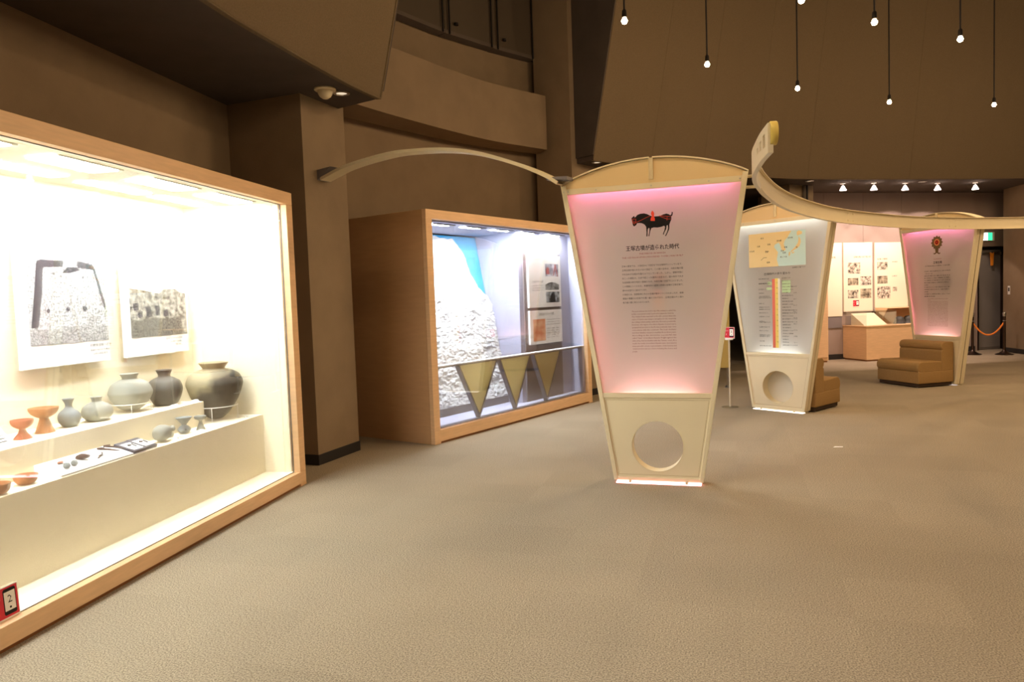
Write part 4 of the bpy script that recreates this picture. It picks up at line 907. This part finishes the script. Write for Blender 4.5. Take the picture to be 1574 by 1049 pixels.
sofa(sign_pt(S2, .41, DS + .02 + .645), S2[1] + 180, 'tan sofa mostly hidden behind the middle sign with the map')

# ------------------------------------------------------------------ small things on the floor
cs = root('card_stand', (2.80, 9.30, 0), 105, 'clear acrylic post holding a red card with number 3, between two signs', 'stand')
MB().lathe([(0, 0), (.11, 0), (.11, .006), (.02, .010), (0, .010)], n=28).build('base', M_ACRYLCLEAR, cs)
MB().tube([(0, 0, .008), (0, 0, .88)], .011, 12).build('post', mat('milky_post', srgb(214, 206, 186), .3), cs, smooth=True)
MB().lathe([(0, .875), (.05, .875), (.05, .895), (0, .895)], n=20).build('card_holder', M_WHITE, cs)
nc2 = root('number_card', W2((2.80, 9.30, .8955), 145, -.07, -.008, 0), 145, 'red audio guide card with number 3 on the clear post', 'card')
number_card(nc2, '3', .145, 0)
tb = root('standing_panel', (3.30, 11.35, 0), 112, 'ochre standing panel on thin legs, seen between the two nearest signs', 'panel')
box('board', mat('ochre_board', srgb(196, 168, 92), .5), -.62, .12, 0, .04, .30, 1.72, tb, bevel=.003)
box('top_rail', M_IVORY, -.625, .125, -.004, .044, 1.72, 1.75, tb)
for x in (-.58, .08):
    MB().tube([(x, .02, .012), (x, .02, .31)], .013, 8).build('leg', M_METAL, tb); MB().box(x - .03, x + .03, -.16, .20, 0, .012).build('foot', M_METAL, tb)
wcb = root('wood_cabinet', W2(WF, AF, .18, -.42, 0), AF, 'tall orange wood cabinet edge seen right of the middle sign', 'cabinet')
box('body', M_WOOD, 0, .62, 0, .40, .03, 1.55, wcb, bevel=.004); box('plinth', M_WOOD_D, .02, .60, .02, .38, 0, .03, wcb); box('door', M_WOOD, .02, .60, -.018, -.001, .10, 1.52, wcb, bevel=.003); box('handle', M_CHROME, .06, .075, -.04, -.018, .8, .95, wcb)
pp_ = root('paper_scrap', (3.03, 6.72, 0.001), 95, 'small white scrap of paper lying on the carpet', 'paper')
MB().add([(-.05, -.01, 0), (.0, -.025, .004), (.045, -.008, 0), (.05, .015, .002), (-.02, .022, .003), (-.05, -.01, -.001), (.0, -.025, .003), (.045, -.008, -.001), (.05, .015, .001), (-.02, .022, .002)], [(0, 1, 2, 3, 4), (9, 8, 7, 6, 5), (0, 5, 6, 1), (1, 6, 7, 2), (2, 7, 8, 3), (3, 8, 9, 4), (4, 9, 5, 0)]).build('paper', M_PAPER, pp_)

# ------------------------------------------------------------------ far corner: photo boards, counter, door hardware
def wf(u, w, z=0): return W2(WF, AF, u, w, z)
M_BRD = mat('warm_board', srgb(240, 228, 204), .6, spec=.2)
MPF = [mat('far_photo_%d' % k, c, .6, vscale=sc, col2=c2, detail=5) for k, (c, sc, c2) in enumerate(((srgb(60, 52, 44), 16, srgb(232, 222, 200)), (srgb(84, 74, 60), 13, srgb(200, 188, 162)), (srgb(72, 60, 48), 20, srgb(240, 230, 212))))]
def wall_board(u0, u1, z0, z1, label, photos, texts):
    o = root('wall_board', wf(u0, -.03, z0), AF, label, 'info board', 'photo boards on the far mauve wall')
    box('board', M_BRD, 0, u1 - u0, 0, .028, 0, z1 - z0, o, bevel=.002)
    for k, (a, b, c, d) in enumerate(photos):
        box('photo', MPF[k % 3], a, b, -.001, 0, c, d, o)
    if texts: lines_mb(texts, -.001).build('lettering', M_GREYINK, o)
    return o
wall_board(.83, 1.43, .90, 2.42, 'pale board on the far wall, right behind the middle sign', [], [('王塚古墳の発見', .05, .05, 1.2, .4, 'L')])
wall_board(1.465, 2.16, .985, 2.42, 'far wall board with five small photos in two columns', [(.10, .40, .79, 1.02), (.10, .35, .55, .70), (.40, .66, .54, .73), (.10, .35, .28, .45), (.40, .66, .27, .47)], [('王塚古墳のある桂川町', .045, .24, 1.12, .42, 'L')])
wall_board(2.215, 3.03, .97, 2.41, 'far wall board with photos, partly hidden by the far sign', [(.06, .31, .87, 1.03), (.06, .31, .58, .74), (.06, .38, .26, .52), (.44, .54, .41, .50)], [('石室の保存', .04, .06, 1.08, .25, 'L'), ('保存施設', .03, .42, 1.02, .14, 'L'), ('公開日', .03, .42, .72, .12, 'L')])
ft = root('number_card', wf(1.675, -.034, 1.09), AF, 'red audio guide card on the far wall board above the counter', 'card'); number_card(ft, '4', .135, -.004)
ck = root('counter_case', wf(1.45, -.71, 0), AF, 'low orange wood counter with a glass lid below the far wall boards', 'counter')
box('cabinet', M_WOOD, 0, 2.2, 0, .70, .03, .69, ck, bevel=.003); box('counter_top', M_WOOD, -.01, 2.21, -.01, .70, .69, .71, ck, bevel=.003); box('toe_kick', M_WOOD_D, .02, 2.18, .02, .68, 0, .03, ck); box('skirting', M_WOOD, -.004, 2.204, -.004, .02, .03, .10, ck)
for nm, b_ in (('front_glass', (.02, .72, .02, .026, .71, 1.0)), ('side_glass', (.02, .026, .026, .66, .71, 1.0)), ('side_glass', (.714, .72, .026, .66, .71, 1.0)), ('glass_top', (.02, .72, .02, .66, 1.0, 1.006))): box(nm, M_ACRYLCLEAR, *b_, ck)
MB().prism([(.20, .711), (.60, .711), (.60, .95)], .12, .66, 'x').build('display_slope', M_CREAM, ck)
box('lock', M_CHROME, .15, .18, .012, .02, .97, 1.0, ck)
box('alcove_back', M_WOOD, .76, 2.18, .64, .66, .71, 1.03, ck); MB().prism([(.30, 1.03), (.64, 1.03), (.64, .711), (.52, .711)], .745, .765, 'x').build('alcove_side', M_WOOD, ck); box('alcove_top', M_WOOD, .745, 2.18, .30, .66, 1.03, 1.045, ck)
hb = wf(1.45, -.71, .71)
def helmet(x, yv, k, label):
    o = MB().lathe(sm([(.0, .16), (.05, .15), (.09, .11), (.105, .05), (.12, .012), (.125, .0), (.1, 0), (0, 0)], 3), n=20).build('helmet', mat('dark_iron', srgb(66, 66, 64), .5, var=.2, vscale=9), smooth=True)
    o.location = W2(hb, AF, x, yv, .001); o.scale = (k, k, k); tag(o, label, 'helmet')
helmet(1.06, .33, .95, 'dark domed helmet on the counter under the far boards, left one'); helmet(1.34, .40, 1.0, 'dark domed helmet on the counter, beside the white card')
wc = root('paper_stand', W2(hb, AF, 1.50, .26, 0.0005), AF, 'pale slanted card standing on the counter by the dark helmets', 'card')
MB().prism([(0, 0), (.012, 0), (.10, .17), (.10, .185)], 0, .30, 'x').build('card', M_PAPER, wc); box('prop', M_PAPER, .1, .2, .095, .11, 0, .17, wc)
# exit sign
ex = root('exit_sign', W2(wf(4.77, .05), AF, .02, -.07, 2.40), AF, 'green and white emergency exit sign above the grey door', 'sign')
box('housing', M_WHITE, 0, .48, 0, .07, 0, .19, ex, bevel=.004)
box('lit_face', emis('exit_white', (.85, 1, .92), 2.2), .012, .30, -.002, 0, .012, .178, ex)
box('green_face', emis('exit_green', (.05, .75, .35), 1.6), .30, .42, -.002, 0, .012, .178, ex)
flat([[(.07, .03), (.09, .03), (.12, .08), (.15, .05), (.19, .05), (.19, .065), (.16, .065), (.14, .105), (.17, .13), (.15, .14), (.10, .12), (.075, .085)], [(.14, .15), (.16, .15), (.16, .17), (.14, .17)]], -.003).build('running_figure', mat('exit_figure', srgb(10, 130, 80), .5), ex)
tg = root('door_tag', W2(wf(4.77, .05), AF, .44, -.02, 1.86), AF, 'orange strap tag hanging from the door closer', 'tag')
MB().prism([(.02, 0), (.08, 0), (.10, .29), (.0, .29)], 0, .012, 'y').build('strap', mat('orange_strap', srgb(230, 140, 40), .5), tg)
box('hook', M_METAL, .03, .07, -.004, .05, .27, .31, tg)
ph = root('wall_phone', (10.56, 15.28, 1.22), 186.6 - 0, 'small pale wall phone with cord by the grey door', 'phone')
box('body', M_WHITE, .0, .10, -.05, 0, 0, .19, ph, bevel=.006); box('keypad', M_GREYINK, .025, .075, -.052, -.05, .07, .15, ph); MB().tube([(.05, -.02, .19), (.05, -.02, 1.0), (.05, -.02, 2.2)], .008, 6).build('conduit', M_CHROME, ph)
def stanchion(x, yv, label):
    s = root('stanchion', (x, yv, 0), 90, label, 'stanchion', 'rope stanchions before the door')
    MB().lathe([(.0, 0), (.165, 0), (.165, .012), (.10, .035), (.045, .075), (.026, .10), (0, .10)], n=28).build('base', M_CHROME, s, smooth=True)
    MB().tube([(0, 0, .09), (0, 0, .80)], .026, 14).build('post', M_CHROME, s, smooth=True)
    MB().lathe([(.03, 0), (.034, .01), (.03, .03), (.036, .05), (.03, .075), (.012, .088), (0, .09)], (0, 0, .79), 18).build('finial', M_METAL, s, smooth=True)
    MB().tube([(.03 * math.cos(t), .03 * math.sin(t), .70) for t in [k * .5236 for k in range(12)]], .006, 6, True).build('rope_ring', M_METAL, s)
P1s = Vector((9.60, 15.02, 0)); P2s = Vector((10.10, 14.78, 0))
stanchion(P1s.x, P1s.y, 'dark metal rope stanchion beside the far sign edge'); stanchion(P2s.x, P2s.y, 'dark metal rope stanchion in front of the brown corner pillar')
rp = []
for k in range(17):
    t = k / 16; p = P1s.lerp(P2s, t); p.z = .68 - .33 * (1 - (2 * t - 1) ** 2) * .82; rp.append(p)
tag(MB().tube(rp, .017, 8).build('barrier_rope', mat('orange_rope', srgb(226, 128, 46), .7), smooth=True), 'orange barrier rope sagging between two dark stanchions', 'rope')

# ------------------------------------------------------------------ lamps
E_BULB = emis('bulb', (1.0, .72, .40), 60)
def pendant(x, y, label, z=4.0):
    o = root('pendant_lamp', (x, y, z), 90, label, 'lamp', 'hanging halogen lamps')
    MB().tube([(0, 0, .09), (0, 0, 8.5 - z)], .009, 6).build('cord', M_CORD, o)
    MB().lathe([(.012, .10), (.02, .09), (.024, .03), (.02, .028), (.0, .028)], n=16).build('socket', M_CORD, o, smooth=True)
    MB().lathe([(0, -.032), (.020, -.023), (.029, -.002), (.020, .018), (.012, .028), (0, .028)], n=16).build('bulb', E_BULB, o, smooth=True)
    l = bpy.data.lights.new('pendant_light', 'SPOT'); l.energy = PENDANT_W; l.color = WARM; l.shadow_soft_size = .03; l.spot_size = math.radians(165); l.spot_blend = .8
    b = bpy.data.objects.new('glow', l); COL.objects.link(b); b.parent = o; b.location = (0, 0, -.055)
    l = bpy.data.lights.new('pendant_spill', 'POINT'); l.energy = PENDANT_W * .68; l.color = WARM; l.shadow_soft_size = .03
    b = bpy.data.objects.new('spill', l); COL.objects.link(b); b.parent = o; b.location = (0, 0, -.06)
PEN = [(.95, 5.669), (1.893, 6.802), (3.089, 7.711), (4.419, 8.411), (5.819, 8.708), (2.196, 5.391), (2.976, 5.884), (3.954, 6.356)]
PN = ['hanging lamp furthest left, high above the nearest sign', 'hanging lamp low over the right half of the nearest sign', 'hanging lamp low above the yellow disc tail', 'hanging lamp low in the middle of the brown dome wall', 'lowest hanging lamp at the right end of the row', 'hanging lamp cut by the top edge of the photo', 'hanging lamp high beside the long middle cord', 'hanging lamp high between the two right-hand low lamps']
ZP = 4.0; kz = (ZP - 1.5) / 2.1
for (x, y), l in zip(PEN, PN): pendant(x * kz, y * kz, l, ZP)
for x, y in ((.5, 4.6), (.9, 2.7), (2.2, 1.0), (4.2, -.2), (6.8, -.4), (9.4, .8), (11.0, 3.2), (11.2, 6.3), (10.0, 9.0), (8.7, 10.1), (3.2, 3.6), (6.2, 2.0), (9.0, 4.5), (7.3, 7.2), (8.9, 8.0), (7.9, 9.4), (6.6, 7.6), (9.4, 11.2)):  # unseen lamps added beyond the view to brighten the hall and its far right
    pendant(x, y, 'unseen hanging halogen lamp added to light the hall', ZP)
M_SHADE = emis('spot_shade', (1.0, .80, .70), 13)
M_SPOTW = mat('spot_white', srgb(236, 226, 216), .4)
for k, (x, y) in enumerate(((6.30, 13.66), (6.92, 13.74), (7.60, 13.91), (8.32, 14.08), (9.12, 14.19))):
    o = root('spotlight', (x, y, 3.449), AF, '%s small frosted spotlight under the far soffit' % ('leftmost', 'second from left', 'middle', 'second from right', 'rightmost')[k], 'lamp', 'spotlights over the far wall')
    MB().lathe([(0, 0), (.05, 0), (.05, -.014), (0, -.014)], n=18).build('canopy', M_SPOTW, o)
    MB().tube([(0, 0, -.012), (0, 0, -.06)], .008, 8).build('stem', M_SPOTW, o)
    MB().lathe([(.016, -.05), (.026, -.065), (.036, -.09), (.062, -.135), (.060, -.137), (.0, -.12)], n=22).build('shade', M_SHADE, o, smooth=True)
    l = bpy.data.lights.new('spot_light', 'SPOT'); l.energy = SPOT_W; l.color = (1, .74, .62); l.spot_size = math.radians(95); l.spot_blend = .12; l.shadow_soft_size = .03
    b = bpy.data.objects.new('beam', l); COL.objects.link(b); b.parent = o; b.location = (0, .02, -.15); b.rotation_euler = (math.radians(33), 0, 0)
def downlight(x, y, label, lit=1.0):
    o = root('downlight', (x, y, 3.449), 45, label, 'lamp', 'recessed downlights in the soffits')
    MB().lathe([(.075, 0), (.078, -.006), (.055, -.010), (.05, 0)], n=24, caps=False).build('trim_ring', M_METAL, o, smooth=True)
    MB().lathe([(.052, -.001), (.04, -.003), (0, -.004)], n=20, caps=False).build('lens', emis('downlight_lens', (1, .8, .55), .9), o)
for x, y, l in ((-1.486, 6.769, 'recessed downlight next to the dome sensor by the pillar'), (1.33, 10.66, 'recessed downlight at the left end of the far soffit'), (5.5, 13.25, 'recessed downlight left of the far spotlights'), (7.9, 13.85, 'recessed downlight among the far spotlights')): downlight(x, y, l)
sn = root('dome_sensor', (-1.60, 6.62, 3.449), 21, 'cream half dome sensor on the dark soffit beside the pillar', 'sensor')
MB().lathe([(0, 0), (.095, 0), (.098, -.01), (.09, -.018), (0, -.018)], n=28).build('mount', M_IVORY, sn, smooth=True)
MB().lathe([(.068, -.016), (.066, -.04), (.05, -.07), (.025, -.088), (0, -.092)], n=28).build('dome', M_IVORY, sn, smooth=True)
